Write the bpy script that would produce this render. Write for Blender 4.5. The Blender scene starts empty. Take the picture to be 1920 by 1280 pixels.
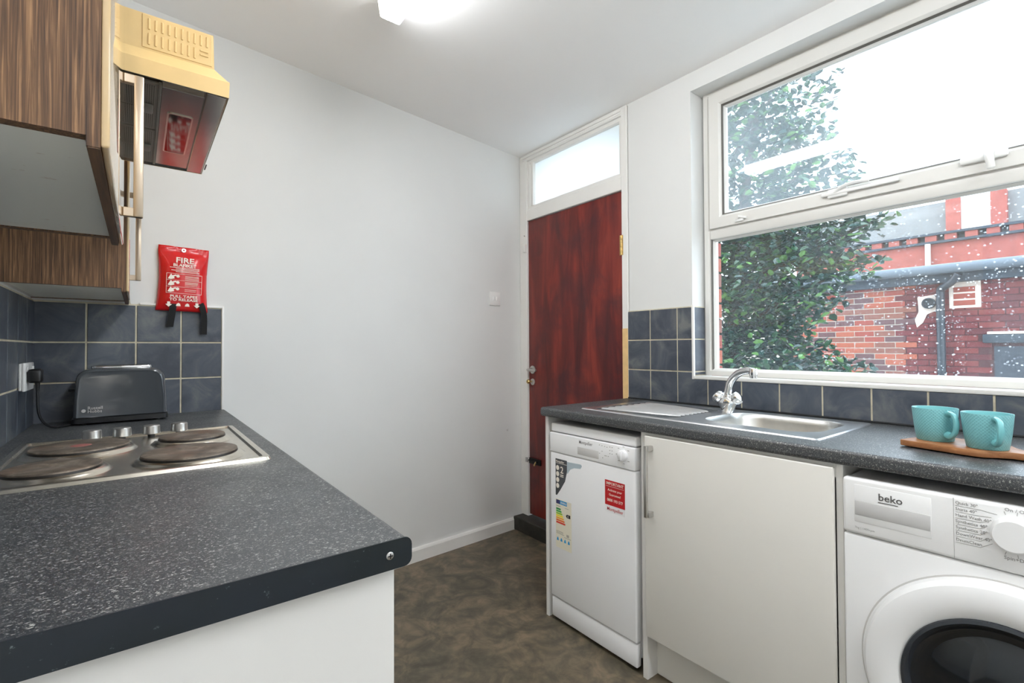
import bpy, bmesh, math, random
from mathutils import Vector, Matrix

sc = bpy.context.scene
col = sc.collection
random.seed(7)
V = Vector

# ------------------------------------------------------------------ camera
CAMZ = 1.1744
_a, _t, _r = map(math.radians, (37.4452, 0.9372, -0.2734))
_fw = V((math.sin(_a)*math.cos(_t), math.cos(_a)*math.cos(_t), math.sin(_t)))
_rt = V((math.cos(_a), -math.sin(_a), 0)); _up = _rt.cross(_fw)
RTv = _rt*math.cos(_r) + _up*math.sin(_r); UPv = _up*math.cos(_r) - _rt*math.sin(_r)
cam = bpy.data.cameras.new('camera'); camo = bpy.data.objects.new('camera', cam); col.objects.link(camo)
camo.matrix_world = Matrix(((RTv.x, UPv.x, -_fw.x, 0), (RTv.y, UPv.y, -_fw.y, 0), (RTv.z, UPv.z, -_fw.z, CAMZ), (0, 0, 0, 1)))
cam.sensor_width = 36; cam.lens = 908.07/1920*36
cam.shift_x = 5.2/1920; cam.shift_y = -3.72/1920
cam.clip_start = 0.02; cam.clip_end = 200
sc.camera = camo

# ------------------------------------------------------------------ sky, exposure
SKY = 5.6            # bright overcast sky
TUBE = 26.0          # fluorescent batten diffuser
world = bpy.data.worlds.new('overcast_sky'); sc.world = world; world.use_nodes = True
wn = world.node_tree; wn.nodes.clear()
wo = wn.nodes.new('ShaderNodeOutputWorld'); wb = wn.nodes.new('ShaderNodeBackground')
wb.inputs[0].default_value = (0.74, 0.88, 1.0, 1); wb.inputs[1].default_value = SKY
wn.links.new(wb.outputs[0], wo.inputs[0])
sc.cycles.diffuse_bounces = 8; sc.cycles.max_bounces = 16; sc.cycles.transparent_max_bounces = 24
vs = sc.view_settings
vs.view_transform = 'Standard'; vs.look = 'None'; vs.gamma = 1.0; vs.use_curve_mapping = False; vs.exposure = 0.0

# ------------------------------------------------------------------ helpers: materials
def S(r, g, b):
    f = lambda c: (c/255/12.92) if c/255 <= .04045 else ((c/255+.055)/1.055)**2.4
    return (f(r), f(g), f(b), 1)

class NT:
    def __init__(s, name):
        s.m = bpy.data.materials.new(name); s.m.use_nodes = True; s.t = s.m.node_tree
        s.b = s.t.nodes['Principled BSDF']; s.out = s.t.nodes['Material Output']
    def n(s, ty, **kw):
        n = s.t.nodes.new(ty)
        for k, v in kw.items():
            if hasattr(n, k): setattr(n, k, v)
            else: n.inputs[k].default_value = v
        return n
    def l(s, a, b): s.t.links.new(a, b)
    def coord(s, scale=(1, 1, 1), kind='pos', rot=(0, 0, 0)):
        if kind == 'pos': src = s.n('ShaderNodeNewGeometry').outputs['Position']
        else: src = s.n('ShaderNodeTexCoord').outputs['Object']
        mp = s.n('ShaderNodeMapping'); mp.inputs['Scale'].default_value = scale; mp.inputs['Rotation'].default_value = rot
        s.l(src, mp.inputs['Vector']); return mp.outputs[0]
    def noise(s, vec, scale, detail=4, rough=.55, dist=0):
        n = s.n('ShaderNodeTexNoise'); n.inputs['Scale'].default_value = scale; n.inputs['Detail'].default_value = detail
        n.inputs['Roughness'].default_value = rough; n.inputs['Distortion'].default_value = dist
        s.l(vec, n.inputs['Vector']); return n.outputs['Fac']
    def ramp(s, fac, stops, interp='LINEAR'):
        r = s.n('ShaderNodeValToRGB'); r.color_ramp.interpolation = interp
        e = r.color_ramp.elements
        while len(e) < len(stops): e.new(.5)
        for i, (p, c) in enumerate(stops): e[i].position = p; e[i].color = c
        s.l(fac, r.inputs[0]); return r.outputs[0]
    def mix(s, fac, a, b, blend='MIX'):
        m = s.n('ShaderNodeMix'); m.data_type = 'RGBA'; m.blend_type = blend
        for sock, v in ((m.inputs[0], fac), (m.inputs[6], a), (m.inputs[7], b)):
            if hasattr(v, 'links'): s.l(v, sock)
            else: sock.default_value = v
        return m.outputs[2]
    def bump(s, h, strength=.3, dist=.002):
        b = s.n('ShaderNodeBump'); b.inputs['Strength'].default_value = strength; b.inputs['Distance'].default_value = dist
        s.l(h, b.inputs['Height']); s.l(b.outputs[0], s.b.inputs['Normal'])
    def base(s, c):
        if hasattr(c, 'links'): s.l(c, s.b.inputs['Base Color'])
        else: s.b.inputs['Base Color'].default_value = c

def W1(v): return (v, v, v, 1)
def mat(name, c, rough=.5, metal=0., spec=.5, coat=0., var=0., vscale=8, bump=0., bscale=60):
    k = NT(name); k.b.inputs['Roughness'].default_value = rough; k.b.inputs['Metallic'].default_value = metal
    k.b.inputs['Specular IOR Level'].default_value = spec; k.b.inputs['Coat Weight'].default_value = coat
    k.b.inputs['Coat Roughness'].default_value = .05
    if var:
        d = tuple(max(0, x*(1-var)) for x in c[:3])+(1,); e = tuple(min(1, x*(1+var)) for x in c[:3])+(1,)
        k.base(k.ramp(k.noise(k.coord(), vscale), [(.3, d), (.7, e)]))
    else: k.base(c)
    if bump: k.bump(k.noise(k.coord(), bscale, 3), bump, .001)
    return k.m

# ------------------------------------------------------------------ helpers: objects
WL = {}
def tag(o, label=None, cat=None, group=None, kind=None):
    if label: o['label'] = label
    if cat: o['category'] = cat
    if group: o['group'] = group
    if kind: o['kind'] = kind
    return o
def root(name, label, cat, loc, rotz=0, local=False, group=None, kind=None):
    o = bpy.data.objects.new(name, None); o.empty_display_size = .05
    o.location = loc; o.rotation_euler = (0, 0, rotz); col.objects.link(o)
    WL[o] = V((0, 0, 0)) if local else V(loc)
    return tag(o, label, cat, group, kind)
def mk(name, bm, m, parent=None, smooth=False, kind=None):
    """bmesh in world coordinates (or the root's local ones) -> one mesh object at its own centre."""
    me = bpy.data.meshes.new(name)
    bm.normal_update()
    if bm.verts:
        lo = V([min(v.co[i] for v in bm.verts) for i in range(3)]); hi = V([max(v.co[i] for v in bm.verts) for i in range(3)])
        c = (lo+hi)/2
    else: c = V((0, 0, 0))
    bmesh.ops.translate(bm, verts=bm.verts, vec=-c)
    bm.to_mesh(me); bm.free()
    for x in (m if isinstance(m, (list, tuple)) else [m]): me.materials.append(x)
    if smooth:
        for p in me.polygons: p.use_smooth = True
        if smooth != 'all':
            try: me.set_sharp_from_angle(angle=math.radians(38))
            except Exception: pass
    return link(name, me, c, parent, kind)
def link(name, me, c, parent=None, kind=None, rot=None):
    o = bpy.data.objects.new(name, me); col.objects.link(o)
    c = V(c)
    if parent is not None:
        o.parent = parent; o.location = c - WL[parent]
    else: o.location = c
    if rot: o.rotation_euler = rot
    WL[o] = c
    if kind: o['kind'] = kind
    return o
def nb(): return bmesh.new()
def box(bm, x0, x1, y0, y1, z0, z1, bev=0., seg=2):
    m = Matrix.Translation(((x0+x1)/2, (y0+y1)/2, (z0+z1)/2)) @ Matrix.Diagonal((abs(x1-x0), abs(y1-y0), abs(z1-z0), 1))
    vs_ = bmesh.ops.create_cube(bm, size=1, matrix=m)['verts']
    if bev:
        ed = list({e for v in vs_ for e in v.link_edges})
        bmesh.ops.bevel(bm, geom=ed, offset=bev, segments=seg, affect='EDGES', profile=.5, clamp_overlap=True)
    return bm
def B(name, ext, m, parent=None, bev=0., seg=2, kind=None):
    return mk(name, box(nb(), *ext, bev=bev, seg=seg), m, parent, smooth=bool(bev) and seg > 1, kind=kind)
_mc = {}
def shared_box(dx, dy, dz, bev, m, key=''):
    k = (round(dx, 4), round(dy, 4), round(dz, 4), bev, m.name, key)
    if k not in _mc:
        bm = box(nb(), -dx/2, dx/2, -dy/2, dy/2, -dz/2, dz/2, bev=bev, seg=1)
        me = bpy.data.meshes.new('piece'); bm.to_mesh(me); bm.free(); me.materials.append(m); _mc[k] = me
    return _mc[k]
def SB(name, ext, m, parent, bev=.001):
    x0, x1, y0, y1, z0, z1 = ext
    return link(name, shared_box(abs(x1-x0), abs(y1-y0), abs(z1-z0), bev, m), ((x0+x1)/2, (y0+y1)/2, (z0+z1)/2), parent)
AX = {'z': Matrix.Identity(4), 'x': Matrix.Rotation(math.pi/2, 4, 'Y'), '-x': Matrix.Rotation(-math.pi/2, 4, 'Y'), '-y': Matrix.Rotation(math.pi/2, 4, 'X')}
def lathe(bm, prof, c=(0, 0, 0), seg=48, M=None, axis='z'):
    M = Matrix.Translation(c) @ (M if M is not None else AX[axis])
    rings = []
    for r, z in prof:
        if r < 1e-6: rings.append([bm.verts.new(M @ V((0, 0, z)))])
        else: rings.append([bm.verts.new(M @ V((r*math.cos(2*math.pi*i/seg), r*math.sin(2*math.pi*i/seg), z))) for i in range(seg)])
    for a, b in zip(rings, rings[1:]):
        if len(a) == 1 and len(b) == 1: continue
        for i in range(seg):
            j = (i+1) % seg
            if len(a) == 1: bm.faces.new((a[0], b[j], b[i]))
            elif len(b) == 1: bm.faces.new((a[i], a[j], b[0]))
            else: bm.faces.new((a[i], a[j], b[j], b[i]))
    bmesh.ops.recalc_face_normals(bm, faces=bm.faces)
    return bm
def catmull(pts, n=6):
    P = [V(p) for p in pts]; P = [2*P[0]-P[1]]+P+[2*P[-1]-P[-2]]; out = []
    for i in range(1, len(P)-2):
        for k in range(n):
            t = k/n; a, b, c, d = P[i-1:i+3]
            out.append(.5*((2*b)+(c-a)*t+(2*a-5*b+4*c-d)*t*t+(3*b-a-3*c+d)*t**3))
    return out+[P[-2]]
def tube(bm, pts, rad, seg=10, flat=1., cap=True):
    """rad: number or list; flat squashes the section along its second axis."""
    P = [V(p) for p in pts]; n = len(P)
    rad = [rad]*n if not isinstance(rad, (list, tuple)) else rad
    T = [(P[min(i+1, n-1)]-P[max(i-1, 0)]).normalized() for i in range(n)]
    u = T[0].orthogonal().normalized(); rings = []
    for i in range(n):
        u = (u - T[i]*u.dot(T[i])).normalized(); w = T[i].cross(u)
        rings.append([bm.verts.new(P[i]+rad[i]*(math.cos(2*math.pi*k/seg)*u+flat*math.sin(2*math.pi*k/seg)*w)) for k in range(seg)])
    for a, b in zip(rings, rings[1:]):
        for k in range(seg): bm.faces.new((a[k], a[(k+1) % seg], b[(k+1) % seg], b[k]))
    if cap: bm.faces.new(rings[0][::-1]); bm.faces.new(rings[-1])
    bmesh.ops.recalc_face_normals(bm, faces=bm.faces)
    return bm
def rrect(x0, x1, y0, y1, r, n=5):
    out = []
    for cx, cy, a0 in ((x1-r, y1-r, 0), (x0+r, y1-r, 90), (x0+r, y0+r, 180), (x1-r, y0+r, 270)):
        for i in range(n+1):
            a = math.radians(a0+90*i/n); out.append((cx+r*math.cos(a), cy+r*math.sin(a)))
    return out
def loft(bm, loops, cap0=False, cap1=False):
    R_ = [[bm.verts.new(p) for p in lp] for lp in loops]
    for a, b in zip(R_, R_[1:]):
        n = len(a)
        for i in range(n): bm.faces.new((a[i], a[(i+1) % n], b[(i+1) % n], b[i]))
    if cap0: bm.faces.new(R_[0][::-1])
    if cap1: bm.faces.new(R_[-1])
    bmesh.ops.recalc_face_normals(bm, faces=bm.faces)
    return bm
def prism(bm, poly, d0, d1, plane='xy', bev=0., seg=2):
    f = {'xy': lambda p, d: (p[0], p[1], d), 'xz': lambda p, d: (p[0], d, p[1]), 'yz': lambda p, d: (d, p[0], p[1])}[plane]
    loft(bm, [[f(p, d0) for p in poly], [f(p, d1) for p in poly]], True, True)
    if bev:
        ed = [e for e in bm.edges if len(e.link_faces) == 2 and e.calc_face_angle(0) > .8]
        bmesh.ops.bevel(bm, geom=ed, offset=bev, segments=seg, affect='EDGES', profile=.5, clamp_overlap=True)
    return bm
def mitre(bm, y0, y1, z0, z1, prof):
    """picture-frame sweep in the YZ plane; prof = closed list of (inset, x)."""
    L = []
    for u, x in prof+prof[:1]:
        L.append([(x, y0+u, z0+u), (x, y1-u, z0+u), (x, y1-u, z1-u), (x, y0+u, z1-u)])
    R_ = [[bm.verts.new(p) for p in lp] for lp in L[:-1]]
    R_.append(R_[0])
    for a, b in zip(R_, R_[1:]):
        for i in range(4): bm.faces.new((a[i], a[(i+1) % 4], b[(i+1) % 4], b[i]))
    bmesh.ops.recalc_face_normals(bm, faces=bm.faces)
    return bm
def fmat(o, u, v):
    u = V(u).normalized(); v = V(v).normalized(); n = u.cross(v)
    return Matrix(((u.x, v.x, n.x, o[0]), (u.y, v.y, n.y, o[1]), (u.z, v.z, n.z, o[2]), (0, 0, 0, 1)))
def text(name, s, size, o, u, v, m, parent, align='LEFT', bold=0., ext=.0003, sx=1., spacing=1., line=1.):
    c = bpy.data.curves.new('t', 'FONT'); c.body = s; c.size = size; c.align_x = align; c.offset = bold*size
    c.extrude = ext; c.space_character = spacing; c.space_line = line; c.resolution_u = 2
    t = bpy.data.objects.new('t', c); col.objects.link(t)
    dg = bpy.context.evaluated_depsgraph_get(); me = bpy.data.meshes.new_from_object(t.evaluated_get(dg))
    bpy.data.objects.remove(t); bpy.data.curves.remove(c)
    me.transform(Matrix.Diagonal((sx, 1, 1, 1))); me.transform(fmat(o, u, v))
    bm = nb(); bm.from_mesh(me); bpy.data.meshes.remove(me)
    return mk(name, bm, m, parent)
def flat(bm, pts, o, u, v, th=.0004):
    """thin printed shape: polygon pts in the (u,v) plane at o, thickness along the normal."""
    M = fmat(o, u, v)
    loft(bm, [[M @ V((p[0], p[1], 0)) for p in pts], [M @ V((p[0], p[1], th)) for p in pts]], True, True)
    return bm
def rect(a, b, c, d): return [(a, c), (b, c), (b, d), (a, d)]

# ------------------------------------------------------------------ key dimensions (metres, camera over the origin)
R = 2.0168; LX = -0.298; CT = .0471; CZ = 2.438
BROT = math.atan(.0641); BORG = (LX, 2.5059-.0641*(R-LX), 0); BLEN = (R-LX)/math.cos(BROT)
def backy(x): return 2.5059-.0641*(R-x)
def ceilz(x): return CZ+CT*(R-x)
LZ = .916; RZ = .91
YF = -1.9

# ------------------------------------------------------------------ materials
M = {}
M['wall'] = mat('wall_paint', S(221, 221, 219), .7, spec=.25, var=.02, vscale=2.2, bump=.08, bscale=140)
M['ceil'] = mat('ceiling_paint', S(249, 248, 247), .8, spec=.2, var=.015, vscale=1.5, bump=.08, bscale=120)
M['gloss_white'] = mat('white_gloss_paint', S(233, 231, 227), .35, var=.015, vscale=9)
M['upvc'] = mat('white_upvc', S(218, 216, 211), .35)
M['seal'] = mat('dark_rubber_seal', S(92, 88, 82), .6)
M['white_lam'] = mat('white_laminate', S(228, 226, 222), .35, var=.01, vscale=6)
M['grey_lam'] = mat('off_white_door', S(228, 225, 218), .4, var=.01, vscale=6)
M['appl'] = mat('white_enamel', S(246, 246, 247), .22, coat=.2)
M['plastic'] = mat('white_plastic', S(235, 234, 231), .3)
M['black'] = mat('black_plastic', S(22, 23, 25), .35)
M['chrome'] = mat('chrome', (.86, .87, .88, 1), .07, 1)
M['steel'] = mat('brushed_steel', (.74, .69, .6, 1), .26, 1, var=.06, vscale=40)
M['nickel'] = mat('satin_nickel', (.62, .61, .59, 1), .32, 1)
M['brass'] = mat('aged_brass', (.55, .39, .16, 1), .35, 1, var=.2, vscale=60)
M['red'] = mat('red_vinyl', S(205, 8, 16), .3, coat=.3)
M['strap'] = mat('black_webbing', S(14, 14, 15), .8)
M['print'] = mat('white_print', S(240, 232, 220), .6)
M['dprint'] = mat('grey_print', S(95, 93, 92), .6)
M['mprint'] = mat('mid_grey_print', S(140, 138, 137), .6)
M['lprint'] = mat('pale_grey_print', S(172, 170, 168), .6)

def laminate(name):
    k = NT(name); k.b.inputs['Roughness'].default_value = .45; k.b.inputs['Specular IOR Level'].default_value = .9
    v = k.coord((1, 1, 1)); big = k.noise(v, 5, 3)
    base = k.ramp(big, [(.3, S(32, 37, 44)), (.7, S(50, 52, 55))])
    fl = k.noise(k.coord((230, 330, 280)), 1.0, 2, .6, .6)
    fl2 = k.noise(k.coord((520, 700, 600)), 1.0, 2, .5, .3)
    c = k.mix(k.ramp(fl, [(.585, W1(0)), (.70, W1(.85))]), base, S(186, 186, 180))
    c = k.mix(k.ramp(fl2, [(.59, W1(0)), (.69, W1(.65))]), c, S(150, 150, 144))
    k.base(c); k.l(k.ramp(k.noise(v, 9, 5), [(.3, W1(.38)), (.8, W1(.52))]), k.b.inputs['Roughness']); return k.m
M['worktop'] = laminate('speckled_laminate')
def edging():
    k = NT('black_end_strip'); k.b.inputs['Roughness'].default_value = .42
    sp = k.noise(k.coord((70, 70, 70)), 1., 5, .7)
    base = k.ramp(k.noise(k.coord(), 6, 4), [(.3, S(22, 30, 32)), (.7, S(30, 36, 44))])
    k.base(k.mix(k.ramp(sp, [(.64, W1(0)), (.70, W1(.8))]), base, S(120, 130, 132))); return k.m
M['edging'] = edging()

def tilemat():
    k = NT('slate_grey_tile'); k.b.inputs['Roughness'].default_value = .38
    v = k.coord((1, 1, 1)); n = k.noise(v, 9, 6, .6, .8)
    inf = k.n('ShaderNodeObjectInfo')
    c = k.ramp(n, [(.34, S(54, 60, 70)), (.52, S(78, 84, 92)), (.70, S(112, 114, 113))])
    c = k.mix(k.ramp(inf.outputs['Random'], [(0, W1(0)), (1, W1(.35))]), c, S(66, 70, 84)); k.base(c)
    k.bump(k.noise(v, 45, 4), .25, .002); return k.m
M['tile'] = tilemat()
M['grout'] = mat('cream_grout', S(205, 196, 172), .85, var=.15, vscale=30)

def floormat():
    k = NT('mottled_vinyl'); k.b.inputs['Roughness'].default_value = .42; k.b.inputs['Specular IOR Level'].default_value = .35
    v = k.coord((1, 1, 1)); a = k.noise(v, 5.5, 6, .6, 1.6); b = k.noise(k.coord((1, 1, 1), rot=(0, 0, .9)), 13, 5, .65, 1.2)
    c = k.ramp(a, [(.25, S(62, 58, 48)), (.45, S(96, 88, 74)), (.62, S(128, 113, 93)), (.8, S(84, 80, 68))])
    k.base(k.mix(k.ramp(b, [(.38, W1(0)), (.7, W1(.75))]), c, S(66, 63, 53))); k.bump(k.noise(v, 30, 4), .15, .002); return k.m
M['floor'] = floormat()

def wood(name, cols, sx, sy, sz, rough=.45, coat=0., fine=.5):
    k = NT(name); k.b.inputs['Roughness'].default_value = rough; k.b.inputs['Coat Weight'].default_value = coat; k.b.inputs['Coat Roughness'].default_value = .1
    n = k.noise(k.coord((sx, sy, sz)), 1., 5, .6, .7); f = k.noise(k.coord((sx*4, sy*4, sz*1.5)), 1., 3, .6, .2)
    c = k.ramp(n, [(.3, cols[0]), (.5, cols[1]), (.7, cols[2])])
    k.base(k.mix(k.ramp(f, [(.4, W1(0)), (.7, W1(fine))]), c, cols[0])); k.bump(n, .08, .001); return k.m
M['wenge'] = wood('dark_oak_foil', (S(54, 34, 21), S(112, 80, 52), S(170, 128, 88)), 300, 300, 7)
M['wengeh'] = wood('dark_oak_edge', (S(70, 48, 30), S(104, 74, 50), S(122, 90, 60)), 130, 3, 130)
M['door'] = wood('mahogany_stain', (S(66, 16, 18), S(108, 30, 26), S(136, 42, 32)), 9, 9, 1.3, .42, .0, .35)
def doormat():
    k = NT('mahogany_stain'); k.b.inputs['Roughness'].default_value = .42
    n = k.noise(k.coord((11, 11, 1.6)), 1., 5, .6, .8); b = k.noise(k.coord((1, 1, .7)), 4.5, 4, .6, .6)
    c = k.ramp(n, [(.3, S(74, 18, 18)), (.5, S(110, 32, 26)), (.7, S(140, 50, 36))])
    k.base(k.mix(k.ramp(b, [(.46, W1(0)), (.66, W1(.7))]), c, S(58, 24, 32))); return k.m
M['door'] = doormat()
M['board'] = wood('acacia_board', (S(128, 82, 48), S(156, 104, 64), S(176, 124, 82)), 60, 5, 60, .45)
M['cream_gloss'] = mat('cream_high_gloss', S(214, 184, 138), .04, coat=1., spec=.6)
M['cream'] = mat('aged_cream_plastic', S(226, 196, 138), .42, var=.05, vscale=14)
M['creamdk'] = mat('aged_cream_slot', S(196, 164, 106), .5)
M['hoodsteel'] = mat('hood_steel', (.42, .38, .34, 1), .2, 1, var=.12, vscale=14)
M['filter'] = mat('grey_filter_mesh', S(128, 126, 118), .5, .3)
M['lampglass'] = mat('smoked_lamp_cover', S(40, 16, 14), .08, coat=1.)

# ------------------------------------------------------------------ the room shell
floor_ = mk('floor', prism(nb(), [(LX-.1, YF-.1), (2.3, YF-.1), (2.3, 2.62), (LX-.1, 2.62)], -.06, 0), M['floor'])
tag(floor_, 'dark brown mottled vinyl floor', 'floor', kind='structure')
bm = nb(); loft(bm, [[(x, y, ceilz(x)+dz) for x, y in ((LX-.1, YF-.1), (2.3, YF-.1), (2.3, 2.7), (LX-.1, 2.7))] for dz in (0, .08)], True, True)
tag(mk('ceiling', bm, M['ceil']), 'plain white painted ceiling', 'ceiling', kind='structure')

# back wall: local frame, x along the wall, room side is -y
wb_ = root('wall_back', 'pale grey painted wall behind the toaster, tiled at its left end', 'wall', BORG, BROT, True, kind='structure')
mk('plaster', box(nb(), -.12, BLEN+.02, 0, .12, 0, 2.62), M['wall'], wb_)
T2 = .1455; zoff = LZ-.0063
B('grout', (0, 4*T2+.004, -.0055, 0, LZ-.03, zoff+3*T2+.003), M['grout'], wb_)
g = .003
for i in range(4):
    for j in range(3):
        z0 = zoff+j*T2 if j else LZ-.02
        SB('tile', (i*T2+g, (i+1)*T2-g, -.009, -.001, z0+g, zoff+(j+1)*T2-g), M['tile'], wb_)
B('tile_trim', (4*T2-.001, 4*T2+.007, -.0105, 0, LZ-.02, zoff+3*T2+.009), M['gloss_white'], wb_, .001)
B('tile_trim', (2*T2+.01, 4*T2+.0, -.0105, 0, zoff+3*T2+.001, zoff+3*T2+.009), M['gloss_white'], wb_, .001)
o = mk('screw_hole', lathe(nb(), [(.010, 0), (.008, -.0015), (.004, -.0005), (0, .002)], (2.196, -.0005, .642), 14, axis='-y'), mat('chipped_plaster', S(150, 146, 140), .9), wb_, True)

bb = root('baseboard_back', 'low white skirting board along the pale grey back wall', 'skirting board', BORG, BROT, True, kind='structure')
mk('board', prism(nb(), [(0, 0), (-.018, 0), (-.018, .062), (-.012, .072), (0, .074)], .6, BLEN-.0, 'yz'), M['gloss_white'], bb)

# left wall
wl = root('wall_left', 'left wall behind the hob, tiled in slate grey squares', 'wall', (LX, 0, 0), kind='structure')
B('plaster', (LX-.12, LX, YF, 2.42, 0, 2.62), M['wall'], wl)
B('grout', (LX, LX+.0055, .62, 2.352, LZ-.03, zoff+3*T2+.003), M['grout'], wl)
y = 2.355
for i in range(12):
    y1 = y-i*T2; y0 = max(y1-T2, .62)
    if y1-y0 < .03: break
    for j in range(3):
        z0 = zoff+j*T2 if j else LZ-.02
        SB('tile', (LX+.001, LX+.009, y0+g, y1-g, z0+g, zoff+(j+1)*T2-g), M['tile'], wl)
tag(B('wall_front', (LX-.12, 2.3, YF-.12, YF, 0, 2.62), M['wall']), 'plain painted wall at the near end of the kitchen', 'wall', kind='structure')

# right wall with door and window openings
WY0, WY1, WZ0, WZ1 = -.66, 1.25, 1.03, 2.352
DY0, DY1 = 1.608, 2.50
OX = 2.275
wr = root('wall_right', 'right wall holding the brown door and the large window, tiled below the sill', 'wall', (R, 0, 0), kind='structure')
bm = nb()
box(bm, R, OX-.1, YF, WY0, 0, 2.6); box(bm, R, OX-.1, WY0, WY1, 0, WZ0); box(bm, R, OX-.1, WY0, WY1, WZ1, 2.6)
box(bm, R, OX-.1, WY1, DY0, 0, 2.6); box(bm, R, OX-.1, DY1, 2.62, 0, 2.6); box(bm, R, OX-.1, DY0, DY1, 2.43, 2.6)
mk('plaster', bm, M['wall'], wr)
TR = .1492; cols_ = [1.6155]+[1.478-.1513*i for i in range(14)]
bm = nb(); box(bm, R-.0045, R, WY0, 1.6165, RZ-.03, 1.027); box(bm, R-.0045, R, WY1, 1.6165, 1.027, RZ+3*TR+.002)
mk('grout', bm, M['grout'], wr)
for i in range(len(cols_)-1):
    y1, y0 = cols_[i], max(cols_[i+1], WY0)
    if y1-y0 < .03: continue
    for j in range(3):
        z0 = RZ+j*TR if j else RZ-.02; z1 = RZ+(j+1)*TR
        if y0 >= WY1-.01: SB('tile', (R-.008, R-.001, y0+g, y1-g, z0+g, z1-g), M['tile'], wr)
        elif y1 > WY1:      # column at the window corner
            if j == 0:
                bm = nb(); L_ = [(y0+g, z0+g), (y1-g, z0+g), (y1-g, z1-g), (WY1+.001, z1-g), (WY1+.001, 1.026), (y0+g, 1.026)]
                mk('tile', prism(bm, L_, R-.008, R-.001, 'yz'), M['tile'], wr)
            else: SB('tile', (R-.008, R-.001, WY1+.001, y1-g, z0+g, z1-g), M['tile'], wr)
        elif j == 0: SB('tile', (R-.008, R-.001, y0+g, y1-g, z0+g, 1.026), M['tile'], wr)
# tiled window reveal + trims
B('grout', (R, R+.09, WY1-.0045, WY1, WZ0, RZ+3*TR+.002), M['grout'], wr)
for z0, z1 in ((WZ0+.012, RZ+TR), (RZ+TR, RZ+2*TR), (RZ+2*TR, RZ+3*TR)):
    SB('tile', (R+.001, R+.088, WY1-.008, WY1-.001, z0+g, z1-g), M['tile'], wr)
B('tile_trim', (R-.0095, R+.002, WY1-.0095, WY1+.0005, WZ0-.004, RZ+3*TR+.008), M['gloss_white'], wr, .001)
B('window_sill', (R-.0105, R+.09, WY0, WY1-.0095, WZ0-.003, WZ0+.011), M['upvc'], wr, .002)
# outer brick leaf (seen past the edge of the lower pane)
M['mortar'] = mat('pale_mortar', S(176, 168, 156), .9, var=.1, vscale=20)
M['mortar_red'] = mat('red_pointing', S(70, 30, 30), .9, var=.12, vscale=20)
BRK = [mat('brick_orange', S(150, 76, 52), .8, var=.14, vscale=30, bump=.3), mat('brick_red', S(136, 58, 44), .8, var=.14, vscale=30, bump=.3),
       mat('brick_plum', S(90, 58, 58), .8, var=.14, vscale=30, bump=.3), mat('brick_brown', S(120, 72, 58), .8, var=.14, vscale=30, bump=.3)]
BRD = [mat('brick_crimson', S(98, 26, 27), .75, var=.14, vscale=30, bump=.3), mat('brick_maroon', S(84, 22, 25), .75, var=.14, vscale=30, bump=.3), mat('brick_rust', S(108, 36, 32), .75, var=.14, vscale=30, bump=.3)]
bm = nb()
for e in ((YF, WY0, 0, 3.0), (WY0, WY1, 0, WZ0-.02), (WY0, WY1, WZ1+.02, 3.0), (WY1+.012, DY0, 0, 3.0), (DY1, 2.9, 0, 3.0), (DY0, DY1, 2.45, 3.0)):
    box(bm, OX-.1, OX-.008, e[0], e[1], e[2], e[3])
mk('mortar', bm, M['mortar'], wr)
for k in range(18):
    z0 = WZ0-.02+.075*k
    if z0 > WZ1: break
    ln = .215 if k % 2 else .1025
    SB('brick', (OX-.098, OX, WY1+.001, WY1+.001+ln, z0+.005, z0+.07), random.choice(BRK[:2]+BRK[3:]), wr, .002)

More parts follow.
